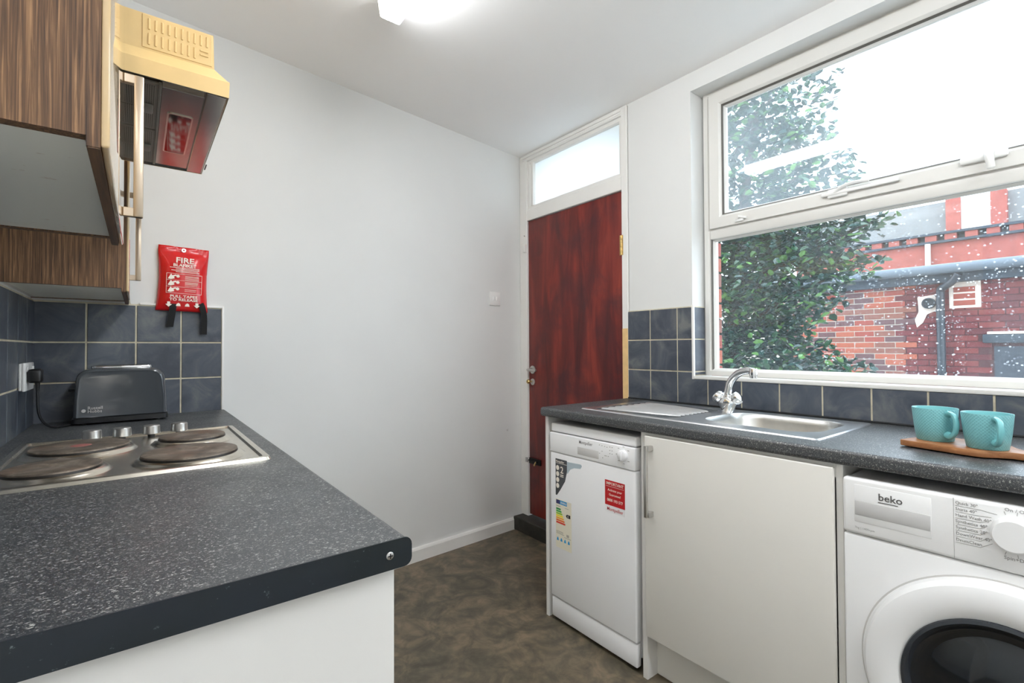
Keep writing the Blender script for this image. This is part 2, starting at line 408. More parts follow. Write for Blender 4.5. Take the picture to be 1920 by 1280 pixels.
# ------------------------------------------------------------------ window
def glassmat(name, veil, specks, tint=(1, 1, 1, 1)):
    k = NT(name); t = k.t; t.nodes.remove(k.b)
    tr = k.n('ShaderNodeBsdfTransparent'); tr.inputs[0].default_value = tint
    gl = k.n('ShaderNodeBsdfGlossy'); gl.inputs['Roughness'].default_value = .0; gl.inputs[0].default_value = (1, 1, 1, 1)
    lw = k.n('ShaderNodeLayerWeight'); lw.inputs[0].default_value = .5; pw = k.n('ShaderNodeMath', operation='POWER'); pw.inputs[1].default_value = 5; k.l(lw.outputs['Facing'], pw.inputs[0])
    fr = k.n('ShaderNodeMath', operation='MULTIPLY_ADD'); k.l(pw.outputs[0], fr.inputs[0]); fr.inputs[1].default_value = .96; fr.inputs[2].default_value = .022
    m1 = k.n('ShaderNodeMixShader'); k.l(fr.outputs[0], m1.inputs[0]); k.l(tr.outputs[0], m1.inputs[1]); k.l(gl.outputs[0], m1.inputs[2])
    tl = k.n('ShaderNodeBsdfTranslucent'); tl.inputs[0].default_value = (.86, .93, .97, 1)
    v = k.coord((1, 1, 1))
    film = k.ramp(k.noise(v, 3.2, 5, .6, .5), [(.25, W1(veil*.55)), (.75, W1(veil*1.5))])
    fac = film
    if specks:
        vo = k.n('ShaderNodeTexVoronoi'); vo.inputs['Scale'].default_value = 46; vo.inputs['Randomness'].default_value = 1
        k.l(k.coord((1, 1, 1.25), rot=(.3, 0, 0)), vo.inputs['Vector'])
        dots = k.ramp(vo.outputs['Distance'], [(.08, W1(.8)), (.17, W1(0))])
        pat = k.ramp(k.noise(v, 5, 3), [(.34, W1(0)), (.55, W1(1))])
        sx = k.n('ShaderNodeSeparateXYZ'); k.l(v, sx.inputs[0])
        mr = k.n('ShaderNodeMapRange'); mr.inputs[1].default_value = .95; mr.inputs[2].default_value = .45; mr.inputs[3].default_value = .12; mr.inputs[4].default_value = 1
        k.l(sx.outputs[1], mr.inputs[0])
        a = k.mix(1., dots, pat, 'MULTIPLY'); a = k.mix(1., a, mr.outputs[0], 'MULTIPLY')
        vo2 = k.n('ShaderNodeTexVoronoi'); vo2.inputs['Scale'].default_value = 95; k.l(v, vo2.inputs['Vector'])
        d2 = k.mix(1., k.ramp(vo2.outputs['Distance'], [(.10, W1(.6)), (.20, W1(0))]), mr.outputs[0], 'MULTIPLY')
        pat2 = k.ramp(k.noise(v, 9, 2), [(.5, W1(0)), (.6, W1(1))])
        d2 = k.mix(1., d2, pat2, 'MULTIPLY')
        a = k.mix(1., a, d2, 'LIGHTEN'); fac = k.mix(1., film, a, 'ADD')
    m2 = k.n('ShaderNodeMixShader'); k.l(fac, m2.inputs[0]); k.l(m1.outputs[0], m2.inputs[1]); k.l(tl.outputs[0], m2.inputs[2])
    k.l(m2.outputs[0], k.out.inputs[0]); return k.m
M['pane_low'] = glassmat('spotted_window_glass', .022, True)
M['pane_up'] = glassmat('hazy_window_glass', .10, False)
def frosted():
    k = NT('frosted_glass'); k.t.nodes.remove(k.b)
    tl = k.n('ShaderNodeBsdfTranslucent'); tl.inputs[0].default_value = (.96, .97, .98, 1)
    gl = k.n('ShaderNodeBsdfGlossy'); gl.inputs['Roughness'].default_value = .15; tr = k.n('ShaderNodeBsdfTransparent')
    a = k.n('ShaderNodeMixShader'); a.inputs[0].default_value = .12; k.l(tl.outputs[0], a.inputs[1]); k.l(tr.outputs[0], a.inputs[2])
    m = k.n('ShaderNodeMixShader'); m.inputs[0].default_value = .04; k.l(a.outputs[0], m.inputs[1]); k.l(gl.outputs[0], m.inputs[2])
    k.l(m.outputs[0], k.out.inputs[0]); return k.m
M['frost'] = frosted()
FX = 2.104; FZ0, FZ1 = 1.042, 2.358; FY0, FY1 = -.652, 1.238
wi = root('window_1', 'large white plastic window over the sink with one opening top light', 'window', (FX, FY1, FZ0), kind='structure')
mk('outer_frame', mitre(nb(), FY0, FY1, FZ0, FZ1, [(0, FX), (.020, FX), (.030, FX+.012), (.030, FX+.065), (0, FX+.065)]), M['upvc'], wi)
B('transom', (FX, FX+.065, FY0+.028, FY1-.028, 1.668, 1.722), M['upvc'], wi, .006)
mk('seal', mitre(nb(), FY0+.03, FY1-.03, FZ0+.02, 1.672, [(0, FX+.004), (.004, FX+.010), (.004, FX+.03), (0, FX+.03)]), M['seal'], wi)
mk('glazing_bead', mitre(nb(), FY0+.032, FY1-.032, FZ0+.022, 1.670, [(0, FX+.012), (.010, FX+.024), (.010, FX+.034), (0, FX+.034)]), M['upvc'], wi)
B('pane', (FX+.030, FX+.034, FY0+.03, FY1-.03, FZ0+.02, 1.672), M['pane_low'], wi)
sash = mk('sash', mitre(nb(), FY0+.034, FY1-.034, 1.716, FZ1-.026, [(0, FX-.012), (.045, FX-.012), (.058, FX), (.058, FX+.05), (0, FX+.05)]), M['upvc'], wi)
mk('seal', mitre(nb(), FY0+.034+.056, FY1-.034-.056, 1.716+.056, FZ1-.026-.056, [(0, FX-.004), (.005, FX+.002), (.005, FX+.02), (0, FX+.02)]), M['seal'], sash)
mk('glazing_bead', mitre(nb(), FY0+.034+.06, FY1-.034-.06, 1.716+.06, FZ1-.026-.06, [(0, FX+.006), (.008, FX+.016), (.008, FX+.026), (0, FX+.026)]), M['upvc'], sash)
B('pane', (FX+.022, FX+.026, FY0+.09, FY1-.09, 1.772, FZ1-.082), M['pane_up'], sash)
# casement fittings: peg, stay and handle
pg = B('stay_peg', (FX-.020, FX, 1.045, 1.085, 1.722, 1.734), M['plastic'], wi, .003)
mk('peg', tube(nb(), [(FX-.014, 1.082, 1.728), (FX-.022, 1.064, 1.742), (FX-.018, 1.03, 1.732)], .0055, 8), M['plastic'], pg, True)
st = B('stay', (FX-.026, FX-.014, .50, .74, 1.744, 1.756), M['plastic'], wi, .003)
mk('stay_lever', tube(nb(), catmull([(FX-.02, .70, 1.75), (FX-.03, .67, 1.766), (FX-.032, .63, 1.772), (FX-.028, .585, 1.768)]), .006, 8), M['plastic'], st, True)
B('stay_bracket', (FX-.024, FX-.012, .655, .72, 1.735, 1.768), M['plastic'], st, .004)
hd = B('handle_plate', (FX-.026, FX-.012, .235, .345, 1.748, 1.772), M['plastic'], wi, .006)
mk('handle_grip', tube(nb(), catmull([(FX-.028, .275, 1.768), (FX-.045, .275, 1.758), (FX-.05, .272, 1.735), (FX-.046, .27, 1.712)]), [.011]*12+[.010]*6+[.006], 10), M['plastic'], hd, True)

# ------------------------------------------------------------------ door with transom light
dr = root('trim_1', 'white painted timber door frame with a fixed light over the door', 'door frame', (R, 2.05, 0), kind='structure')
bm = nb()
box(bm, R-.008, R+.10, 1.612, 1.650, .06, 2.436, .002, 1); box(bm, R-.006, R+.10, 2.432, 2.503, .06, 2.436, .002, 1)
box(bm, R-.006, R+.10, 1.650, 2.432, 2.000, 2.072, .003, 1); box(bm, R-.008, R+.10, 1.650, 2.432, 2.392, 2.436, .002, 1)
mk('jamb', bm, M['gloss_white'], dr)
for i, (dz, dx) in enumerate(((2.412, .014), (2.400, .010))):
    B('moulding', (R-dx, R, 1.650, 2.48, dz, dz+.010), M['gloss_white'], dr, .003)
bm = nb(); mitre(bm, 1.650, 2.432, 2.072, 2.392, [(0, R+.004), (.020, R+.004), (.026, R+.012), (.026, R+.04), (0, R+.04)]); mk('light_bead', bm, M['gloss_white'], dr)
B('light_bead', (R-.004, R+.02, 2.37, 2.392, 2.09, 2.37), M['gloss_white'], dr, .002)
B('pane', (R+.022, R+.026, 1.66, 2.42, 2.08, 2.386), M['frost'], dr)
B('strike_box', (R-.022, R-.006, 2.434, 2.458, 1.795, 1.848), M['plastic'], dr, .004)
mk('hook', tube(nb(), [(R-.006, 2.455, 1.905), (R-.014, 2.45, 1.905), (R-.016, 2.442, 1.900)], .0035, 8), M['nickel'], dr, True)
B('bare_timber', (R-.0095, R-.007, 1.6135, 1.6485, .90, 1.27), mat('bare_pine', S(226, 190, 134), .6, var=.08, vscale=30), dr)

d1 = root('door_1', 'dark reddish brown flush timber back door', 'door', (R+.02, 2.04, .09), kind='structure')
B('leaf', (R+.006, R+.046, 1.653, 2.429, .098, 1.996), M['door'], d1, .002)
hp = mk('handle_rose', lathe(nb(), [(.026, 0), (.026, .005), (.021, .008), (.012, .009), (.010, .03), (0, .03)], (R+.006, 2.392, 1.03), 24, axis='-x'), M['nickel'], d1, True)
mk('lever', tube(nb(), catmull([(R-.028, 2.392, 1.03), (R-.034, 2.40, 1.031), (R-.036, 2.36, 1.031), (R-.034, 2.315, 1.028)], 5), [.008]*8+[.0075]*8, 10), M['nickel'], hp, True)
kn = mk('lock_rose', lathe(nb(), [(.021, 0), (.021, .004), (.016, .007), (0, .008)], (R+.006, 2.392, .952), 24, axis='-x'), M['nickel'], d1, True)
mk('turn_knob', lathe(nb(), [(.006, 0), (.006, .018), (.013, .022), (.014, .030), (.010, .036), (0, .037)], (R, 2.398, .955), 20, axis='-x'), M['brass'], kn, True)
M['blackiron'] = mat('black_iron', S(24, 23, 22), .45, .4)
bo = B('bolt_plate', (R-.001, R+.006, 2.315, 2.427, .425, .462), M['blackiron'], d1, .002)
mk('bolt_bar', tube(nb(), [(R-.006, 2.34, .446), (R-.006, 2.425, .446)], .005, 8), M['blackiron'], bo, True)
mk('bolt_knob', tube(nb(), [(R-.006, 2.352, .446), (R-.018, 2.352, .432), (R-.02, 2.352, .422)], .005, 8), M['brass'], bo, True)
B('strike_plate', (R-.012, R-.006, 2.434, 2.452, .430, .462), M['nickel'], d1, .001)
h_ = B('hinge', (R-.0095, R-.006, 1.640, 1.662, 1.655, 1.760), M['brass'], d1)
for k in range(5): mk('knuckle', lathe(nb(), [(0, 0), (.0062, 0), (.0062, .0185), (0, .0185)], (R-.010, 1.651, 1.657+.0205*k), 10), M['brass'], h_, True)

st_ = mk('trim_2', prism(nb(), [(1.935, 2.492), (1.935, 1.612), (2.10, 1.612), (2.10, 2.492)], 0, .086, 'xy', .006), mat('worn_black_step', S(46, 44, 38), .55, var=.5, vscale=16, bump=.5, bscale=40))
tag(st_, 'worn dark raised step under the brown door', 'door step', kind='structure')

# ------------------------------------------------------------------ left-hand run: base cabinet, worktop, hob
bc = root('base_cabinet', 'white base cabinet under the worktop with the hob, plain end panel towards the camera', 'cabinet', (0, 1.5, 0))
B('end_panel', (LX+.002, .284, .636, .654, 0, LZ-.0395), M['white_lam'], bc, .001, 1)
mk('carcass', prism(nb(), [(LX+.002, .655), (.262, .655), (.262, backy(.262)-.022), (LX+.002, backy(LX)-.022)], .10, LZ-.0395), M['white_lam'], bc)
mk('plinth', prism(nb(), [(.20, .655), (.215, .655), (.215, backy(.21)-.022), (.20, backy(.2)-.022)], 0, .10), M['white_lam'], bc)
for i in range(3):
    d = B('cabinet_door', (.2625, .2805, .658+.565*i, .658+.565*(i+1)-.004, .16, LZ-.044), M['grey_lam'], bc, .002)
    mk('handle', tube(nb(), [(.281, .70+.565*i, .84), (.305, .70+.565*i, .84), (.305, .70+.565*i, .62), (.281, .70+.565*i, .62)], .006, 8), M['nickel'], d, True)

wt = root('worktop', 'dark speckled laminate worktop with a black end strip, under the hob and toaster', 'worktop', (0, 1.5, LZ-.038))
def wtprof(x0, x1, z0, z1, r=.011, front='+'):
    a = [(x1-r+r*math.sin(t), z1-r+r*math.cos(t)) for t in [math.pi/2*i/5 for i in range(6)]]
    b = [(x1-r+r*math.cos(t), z0+r-r*math.sin(t)) for t in [math.pi/2*i/5 for i in range(6)]]
    p = [(x0, z1)]+a+b+[(x0, z0)]
    return p if front == '+' else [(x0+x1-x, z) for x, z in p]
pf = wtprof(LX+.0095, .2985, LZ-.038, LZ)
bm = nb(); loft(bm, [[(x, .6175, z) for x, z in pf], [(x, backy(x)-.0115, z) for x, z in pf]], True, True)
mk('board', bm, M['worktop'], wt, True)
bm = nb(); pf2 = wtprof(LX+.0095, .3005, LZ-.0385, LZ+.0007)
loft(bm, [[(x, .6150, z) for x, z in pf2], [(x, .6172, z) for x, z in pf2]], True, True)
mk('end_strip', bm, M['edging'], wt)
scw = mk('screw', lathe(nb(), [(.0052, 0), (.0052, .0008), (.004, .0016), (0, .0018)], (.2685, .6150, .897), 16, axis='-y'), M['nickel'], wt, True)
bm = nb(); box(bm, .2652, .2718, .6128, .6134, .8963, .8977); box(bm, .2678, .2692, .6128, .6134, .8937, .9003); mk('cross_slot', bm, M['black'], scw)

hb = root('electric_hob', 'stainless steel electric hob with four solid plates and side knobs', 'hob', (0, 1.535, LZ))
HX0, HX1, HY0, HY1 = -.25, .25, 1.24, 1.83
bm = nb(); r = [rrect(HX0+i, HX1-i, HY0+i, HY1-i, max(.012-i*.2, .006), 4) for i in (0, .003, .010, .016, .020)]
zs = (.0, .0065, .0075, .0070, .0025)
loft(bm, [[(x, y, LZ+.0002+z) for x, y in lp] for lp, z in zip(r, zs)], False, True)
mk('tray', bm, M['steel'], hb, True)
M['iron'] = None
def ironmat():
    k = NT('burnt_cast_iron'); k.b.inputs['Roughness'].default_value = .5; k.b.inputs['Metallic'].default_value = .35
    n = k.noise(k.coord((1, 1, 1)), 22, 5, .65, .8); n2 = k.noise(k.coord((1, 1, 1)), 9, 3, .5, .4)
    c = k.ramp(n, [(.3, S(74, 66, 58)), (.55, S(116, 104, 92)), (.75, S(160, 148, 134))])
    k.base(k.mix(k.ramp(n2, [(.55, W1(0)), (.75, W1(.6))]), c, S(128, 92, 66))); k.bump(n, .3, .0015); return k.m
M['iron'] = ironmat(); M['iron_dark'] = mat('black_iron_rim', S(46, 42, 38), .4, .5, var=.2, vscale=40)
M['hubred'] = mat('red_hub_paint', S(150, 92, 86), .5, var=.2, vscale=60)
for (px, py, pr) in ((-.112, 1.612, .096), (-.137, 1.362, .078), (.122, 1.614, .078), (.100, 1.368, .096)):
    p = mk('hot_plate', lathe(nb(), [(0, .0195), (pr*.28, .0195), (pr*.30, .0205), (pr-.004, .0205), (pr-.001, .0195), (pr, .0165)], (px, py, LZ), 56), M['iron'], hb, True)
    mk('plate_rim', lathe(nb(), [(pr, .0165), (pr+.001, .0125), (pr-.002, .012)], (px, py, LZ), 56), M['iron_dark'], p, True)
    mk('collar', lathe(nb(), [(pr-.003, .0125), (pr+.005, .012), (pr+.011, .008), (pr+.016, .003), (pr+.018, .0026)], (px, py, LZ), 56), M['steel'], p, True)
    if pr > .09 and px < 0: mk('hub_spot', lathe(nb(), [(0, .0202), (.02, .0201), (.021, .0196)], (px, py, LZ), 24), M['hubred'], p, True)
for px, py in ((-.100, 1.764), (-.035, 1.768), (.032, 1.772), (.100, 1.776)):
    kb = mk('knob', lathe(nb(), [(0, .011), (.020, .011), (.0215, .0125), (.0205, .034), (.0185, .036), (0, .0365)], (px, py, LZ), 32), M['nickel'], hb, True)
    mk('spindle', lathe(nb(), [(.009, .002), (.009, .012)], (px, py, LZ), 12), M['black'], kb, True)

# ------------------------------------------------------------------ toaster, socket
ts = root('toaster', 'dark grey rounded two-slice toaster standing on the worktop in the corner', 'toaster', (-.046, 2.265, LZ), math.radians(1.2), True)
TW, TD, TH = .130, .074, .2
M['tgrey'] = mat('graphite_gloss_enamel', S(72, 76, 80), .16, coat=.6)
def tprof(s, w, z0, z1, rr):
    out = []
    for cx, cz, a0 in ((w-rr-.010, z1-rr, 90), (-w+rr+.010, z1-rr, 180)):
        pass
    pts = [(w*1.0, z0), (w*1.0-.001, z0+.06), (w-.006, z1-rr)]
    arc = [(w-.006-rr+rr*math.cos(t), z1-rr+rr*math.sin(t)) for t in [math.pi/2*i/7 for i in range(1, 8)]]
    arc = [(x, z+.004*(1-(x/w)**2)*s) for x, z in arc]
    right = pts+arc
    left = [(-x, z) for x, z in right[::-1]]
    return right+[(0, z1+.004*s)]+left
bm = nb(); L_ = []
for yy, ins in ((-TD, .016), (-TD-.003, .010), (-TD+.0, .004), (-TD+.006, .001), (-TD+.014, 0), (TD-.014, 0), (TD-.004, .003), (TD, .010)):
    L_.append([(x, yy, z) for x, z in tprof(1, TW-ins, .026+ins*.1, TH-.012-ins*.8, .036)])
loft(bm, L_, True, True); body = mk('body', bm, M['tgrey'], ts, True)
mk('top_plate', prism(nb(), rrect(-.085, .085, -.05, .05, .012), TH-.010, TH+.0015, 'xy', .003), M['chrome'], ts, True)
for yy in (-.024, .024): B('bread_slot', (-.07, .07, yy-.011, yy+.011, TH+.0012, TH+.0022), M['black'], ts)
bm = nb(); loft(bm, [[(x, y, z) for x, y in rrect(-TW-.004+i, TW+.004-i, -TD-.004+i, TD+.004-i, .016)] for z, i in ((.006, .006), (.007, 0), (.022, 0), (.028, .006))], True, True)
mk('base', bm, M['black'], ts, True)
for sx in (-1, 1):
    for sy in (-1, 1): mk('foot', lathe(nb(), [(0, 0), (.009, 0), (.009, .007), (0, .007)], (sx*.105, sy*.052, 0), 12), M['black'], ts)
B('lever', (-TW-.016, -TW+.004, -.018, .018, .112, .122), M['black'], ts, .004)
U, Z_ = (1, 0, 0), (0, 0, 1)
text('lettering', 'Russell\nHobbs', .0145, (-.092, -TD-.0034, .0535), U, Z_, M['lprint'], body, bold=.012, line=.8)
bm = nb(); flat(bm, [(.0058*math.cos(t), .0058*math.sin(t)) for t in [2*math.pi*i/20 for i in range(20)]], (-.102, -TD-.0034, .0495), U, Z_); mk('emblem', bm, M['lprint'], body)
mk('cord', tube(nb(), catmull([(-.208, -.15, .165), (-.208, -.148, .12), (-.204, -.14, .05), (-.18, -.115, .010), (-.14, -.07, .006), (-.118, -.03, .012), (-.10, 0, .02)], 7), .0036, 8), M['black'], ts, True)
pl = mk('plug', box(nb(), -.229, -.196, -.176, -.128, .155, .198, .008, 3), M['black'], ts, True)
mk('strain_relief', tube(nb(), [(-.208, -.15, .16), (-.208, -.149, .13)], [.007, .0045], 10), M['black'], pl, True)

so = root('wall_socket', 'white surface mounted plug socket on the tiled wall beside the toaster', 'socket', (LX+.009, 2.17, 1.045))
B('back_box', (LX+.009, LX+.017, 2.075, 2.221, 1.048, 1.132), M['plastic'], so, .003)
fp = B('faceplate', (LX+.0165, LX+.025, 2.073, 2.223, 1.046, 1.134), M['plastic'], so, .003)
for yy in (2.10, 2.196): B('switch', (LX+.025, LX+.0285, yy-.006, yy+.006, 1.105, 1.122), M['plastic'], fp, .001)

# ------------------------------------------------------------------ wall cabinets
def wall_cabinet(label, y0, y1, z0, hz0, hz1, hy, skew=False):
    t = root('wall_cabinet', label, 'wall cabinet', (LX, (y0+y1)/2, z0))
    ztop = 2.12; XF = -.0412; zb = z0+.012
    yb0 = y1
    B('side_panel', (LX+.0005, XF, y0, y0+.016, zb-.002, ztop), M['wenge'], t)
    B('side_panel', (LX+.0005, XF, y1-.016, y1, zb-.002, ztop), M['wenge'], t)
    B('underside', (LX+.012, XF-.002, y0+.016, y1-.016, zb, zb+.016), M['under'], t)
    B('top_panel', (LX+.0005, XF, y0+.016, y1-.016, ztop-.016, ztop), M['white_lam'], t)
    B('back_panel', (LX+.0005, LX+.012, y0+.016, y1-.016, zb+.0, ztop-.016), M['white_lam'], t)
    d = B('cabinet_door', (XF+.0001, -.0305, y0, y1, z0, ztop), M['wenge'], t)
    B('gloss_facing', (-.0305, -.0235, y0-.0005, y1+.0005, z0+.001, ztop), M['cream_gloss'], d, .0025, 3)
    B('door_edge', (XF+.001, -.0305, y0+.001, y1-.001, z0-.0012, z0), M['wengeh'], d)
    bm = nb(); box(bm, -.009, .0055, hy-.007, hy+.007, hz0, hz1, .002, 2)
    box(bm, -.0235, .004, hy-.0055, hy+.0055, hz0, hz0+.016, .001, 1); box(bm, -.0235, .004, hy-.0055, hy+.0055, hz1-.016, hz1, .001, 1)
    mk('handle', bm, M['champagne'], d, True)
    return t
M['champagne'] = mat('champagne_metal', (.60, .50, .39, 1), .3, 1)
def undermat():
    k = NT('pale_chipboard_underside'); k.b.inputs['Roughness'].default_value = .3
    sp = k.noise(k.coord((40, 120, 40)), 1., 3, .6)
    k.base(k.mix(k.ramp(sp, [(.68, W1(0)), (.76, W1(.7))]), S(250, 250, 240), S(170, 130, 86))); return k.m
M['under'] = undermat()
wall_cabinet('nearest wall cabinet, dark oak side and pale underside, left of the cooker hood', .612, 1.165, 1.370, 1.412, 1.668, 1.10)
wall_cabinet('far wall cabinet over the toaster, its dark oak side partly hidden by the nearest cabinet', 1.838, 2.352, 1.346, 1.388, 1.66, 1.90)

# ------------------------------------------------------------------ cooker hood
hd = root('cooker_hood', 'cream cooker hood with slotted side and dark steel underside between the wall cabinets', 'cooker hood', (LX, 1.49, 1.71))
Y0, Y1, HZ = 1.205, 1.786, 1.722
bm = nb()
def hrect(x1, a, z): return [(LX+.001, Y0+a, z), (x1, Y0+a, z), (x1, Y1-a, z), (LX+.001, Y1-a, z)]
loft(bm, [hrect(.154, 0, HZ), hrect(.1555, 0, HZ+.034), hrect(.150, .003, HZ+.038), hrect(.128, .018, HZ+.062), hrect(.126, .018, HZ+.136)], False, True)
mk('housing', bm, M['cream'], hd)
bm = nb(); loft(bm, [hrect(.153, .001, HZ+.0005), hrect(.140, .012, HZ+.006)], False, True); mk('underside', bm, M['hoodsteel'], hd)
vp = B('vent_panel', (.002, .124, Y0+.0165, Y0+.0185, HZ+.066, HZ+.134), M['cream'], hd, .0008, 1)
for i in range(10):
    x = .0135+.0112*i
    for (a, b) in (((HZ+.104, HZ+.127), (HZ+.073, HZ+.097)) if i < 8 else ((HZ+.104, HZ+.127),)):
        SB('vent_slot', (x-.0019, x+.0019, Y0+.0148, Y0+.0168, a, b), M['cream'], vp, .0008)
for k in range(2): SB('vent_slot', (.101, .117, Y0+.0148, Y0+.0168, HZ+.083+.009*k, HZ+.087+.009*k), M['cream'], vp, .0008)
vp2 = B('vent_panel', (-.26, -.05, Y0+.0165, Y0+.0185, HZ+.066, HZ+.134), M['cream'], hd, .0008, 1)
for i in range(16):
    x = -.245+.0122*i
    for (a, b) in ((HZ+.104, HZ+.127), (HZ+.073, HZ+.097)): SB('vent_slot', (x-.0019, x+.0019, Y0+.0148, Y0+.0168, a, b), M['cream'], vp2, .0008)
zU = HZ+.002
lp = B('lamp_panel', (.036, .112, Y0+.03, Y1-.03, zU-.0025, zU+.006), M['hoodsteel'], hd, .001, 1)
mk('lamp_cover', prism(nb(), rrect(.053, .097, 1.362, 1.628, .006), zU-.0005-.0035, zU-.0022, 'xy'), M['lampglass'], lp)
bm = nb(); o_ = rrect(.0495, .1005, 1.3585, 1.6315, .008); i_ = rrect(.053, .097, 1.362, 1.628, .006)
loft(bm, [[(x, y, zU-.0024) for x, y in o_], [(x, y, zU-.0045) for x, y in o_], [(x, y, zU-.0045) for x, y in i_], [(x, y, zU-.0024) for x, y in i_]]); mk('lamp_bezel', bm, M['steel'], lp)
B('front_flap', (.1145, .150, Y0+.006, Y1-.006, zU-.0025, zU+.004), M['hoodsteel'], hd, .001, 1)
bm = nb()
def meshmat():
    k = NT('perforated_filter'); k.b.inputs['Roughness'].default_value = .45; k.b.inputs['Metallic'].default_value = .3
    vo = k.n('ShaderNodeTexVoronoi'); vo.inputs['Scale'].default_value = 260; vo.inputs['Randomness'].default_value = 0
    k.l(k.coord((1, 1, 0)), vo.inputs['Vector']); k.base(k.ramp(vo.outputs['Distance'], [(.3, S(44, 44, 40)), (.42, S(140, 138, 128))])); return k.m
M['perf'] = meshmat()
for i in range(2):
    for j in range(2):
        y0 = Y0+.024+j*.268; x0 = -.27+i*.155
        fl = B('grease_filter', (x0, x0+.148, y0, y0+.262, zU-.002, zU+.004), M['filter'], hd, .0015, 1)
        for a in range(2):
            SB('mesh_field', (x0+.008, x0+.140, y0+.012+a*.124, y0+.126+a*.124, zU-.0026, zU-.0018), M['perf'], fl, .0002)
        bm = nb(); box(bm, x0+.108, x0+.138, y0+.105, y0+.155, zU-.008, zU-.002, .003, 2); mk('latch', bm, M['filter'], fl, True)
B('filter_rail', (.030, .0355, Y0+.02, Y1-.02, zU-.004, zU+.003), M['filter'], hd, .001, 1)
for k in range(6): SB('switch_mark', (.157, .1605, 1.70+.009*k, 1.705+.009*k, HZ+.004, HZ+.006), M['black'], hd, .0003)

# ------------------------------------------------------------------ fire blanket, light switch (local frame of the back wall)
cb, sb_ = math.cos(BROT), math.sin(BROT)
def bw(s, d, z): return (BORG[0]+s*cb+d*sb_, BORG[1]+s*sb_-d*cb, z)
fb = root('fire_blanket', 'red fire blanket pouch with black pull tapes hung on the back wall', 'fire blanket', bw(.442, 0, 1.458), BROT, True)
fb.rotation_euler = (0, math.radians(1.4), BROT)
bm = nb(); nx, nz = 18, 26; wv = {}
for side in (0, 1):
    for i in range(nx+1):
        for j in range(nz+1):
            u = i/nx*2-1; v = j/nz
            hw = .086-.006*math.sin(math.pi*min(1, v/.9))+.003*(1-v)
            bulge = max(0, (1-abs(u)**3.5))*max(0, 1-abs((v-.42)/.5)**4)
            d = .0015+(.032*bulge+.0012*math.sin(u*9+v*4)*bulge+.002*(1 if v > .9 else 0)*math.sin(u*7)) if side == 0 else 0
            wv[side, i, j] = bm.verts.new((u*hw, -d-.0105, -.131+.262*v))
for i in range(nx):
    for j in range(nz): bm.faces.new((wv[0, i, j], wv[0, i+1, j], wv[0, i+1, j+1], wv[0, i, j+1]))
for i in range(nx):
    for j in range(nz): bm.faces.new((wv[1, i, j+1], wv[1, i+1, j+1], wv[1, i+1, j], wv[1, i, j]))
for i in range(nx):
    for j in (0, nz): bm.faces.new((wv[0, i, j], wv[1, i, j], wv[1, i+1, j], wv[0, i+1, j]))
for j in range(nz):
    for i in (0, nx): bm.faces.new((wv[0, i, j], wv[0, i, j+1], wv[1, i, j+1], wv[1, i, j]))
bmesh.ops.recalc_face_normals(bm, faces=bm.faces)
pouch = mk('pouch', bm, M['red'], fb, 'all')
mk('eyelet', lathe(nb(), [(.003, 0), (.003, .003), (.008, .003), (.009, 0)], (-.002, -.0135, .118), 20, axis='-y'), M['nickel'], fb, True)
FO = lambda x, z: (x, -.0455, z)
Up = (0, 0, 1)
text('print', 'FIRE', .030, FO(0, .062), U, Up, M['print'], pouch, 'CENTER', .022, sx=1.15)
text('print', 'BLANKET', .0165, FO(0, .046), U, Up, M['print'], pouch, 'CENTER', .022, sx=1.12)
bm = nb()
for (a, b, z) in ((-.05, .05, .040), (-.03, .05, .0345), (-.045, .045, .029), (-.03, .05, .0235)): flat(bm, rect(a, b, z, z+.002), FO(0, 0), U, Up)
for (x0, x1, z0, z1) in ((-.06, .06, .016, .0172), (-.06, .06, -.062, -.0608), (-.06, -.0588, -.062, .017), (.0588, .06, -.062, .017), (-.06, .06, -.010, -.009), (-.06, .06, -.036, -.035)):
    flat(bm, rect(x0, x1, z0, z1), FO(0, 0), U, Up)
for z in (.010, .006, .001, -.004, -.014, -.018, -.022, -.028, -.044, -.050): flat(bm, rect(.002, .05-abs(z)*.2, z-.002, z-.0005), FO(0, 0), U, Up)
mk('print', bm, M['print'], pouch)
bm = nb()                       # three small pictograms: hands and a covered pan
for z in (.003, -.022, -.048):
    flat(bm, [(-.055+p*.001, z+q*.001) for p, q in ((0, -8), (10, -10), (22, -6), (20, 2), (30, 6), (26, 10), (14, 6), (10, 12), (6, 4))], FO(0, 0), U, Up)
    flat(bm, [(-.022+.006*math.cos(t), z+.004+.006*math.sin(t)) for t in [2*math.pi*i/12 for i in range(12)]], FO(0, 0), U, Up)
mk('print', bm, M['print'], pouch)
text('print', 'PULL TAPES', .0148, FO(0, -.0785), U, Up, M['print'], pouch, 'CENTER', .02, sx=1.2)
text('print', 'TO RELEASE', .0148, FO(0, -.0915), U, Up, M['print'], pouch, 'CENTER', .02, sx=1.2)
bm = nb()
for x in (-.049, .046): flat(bm, [(x-.005, -.095), (x-.005, -.105), (x-.011, -.105), (x, -.116), (x+.011, -.105), (x+.005, -.105), (x+.005, -.095)], (0, -.0405, -.001), U, Up)
for x in (-.017, .013): flat(bm, [(x-.008, -.112), (x+.008, -.112), (x+.006, -.103), (x, -.099), (x-.006, -.104)], (0, -.0405, 0), U, Up)
mk('print', bm, M['print'], pouch)
def strap(pts, w):
    bm = nb(); a = []
    for x, y, z in catmull(pts, 5): a.append([(x-w/2, y, z), (x+w/2, y, z), (x+w/2, y+.0025, z), (x-w/2, y+.0025, z)])
    mk('pull_tape', loft(bm, a, True, True), M['strap'], fb)
strap([(-.033, -.030, -.088), (-.034, -.040, -.112), (-.037, -.036, -.150), (-.041, -.028, -.196)], .023)
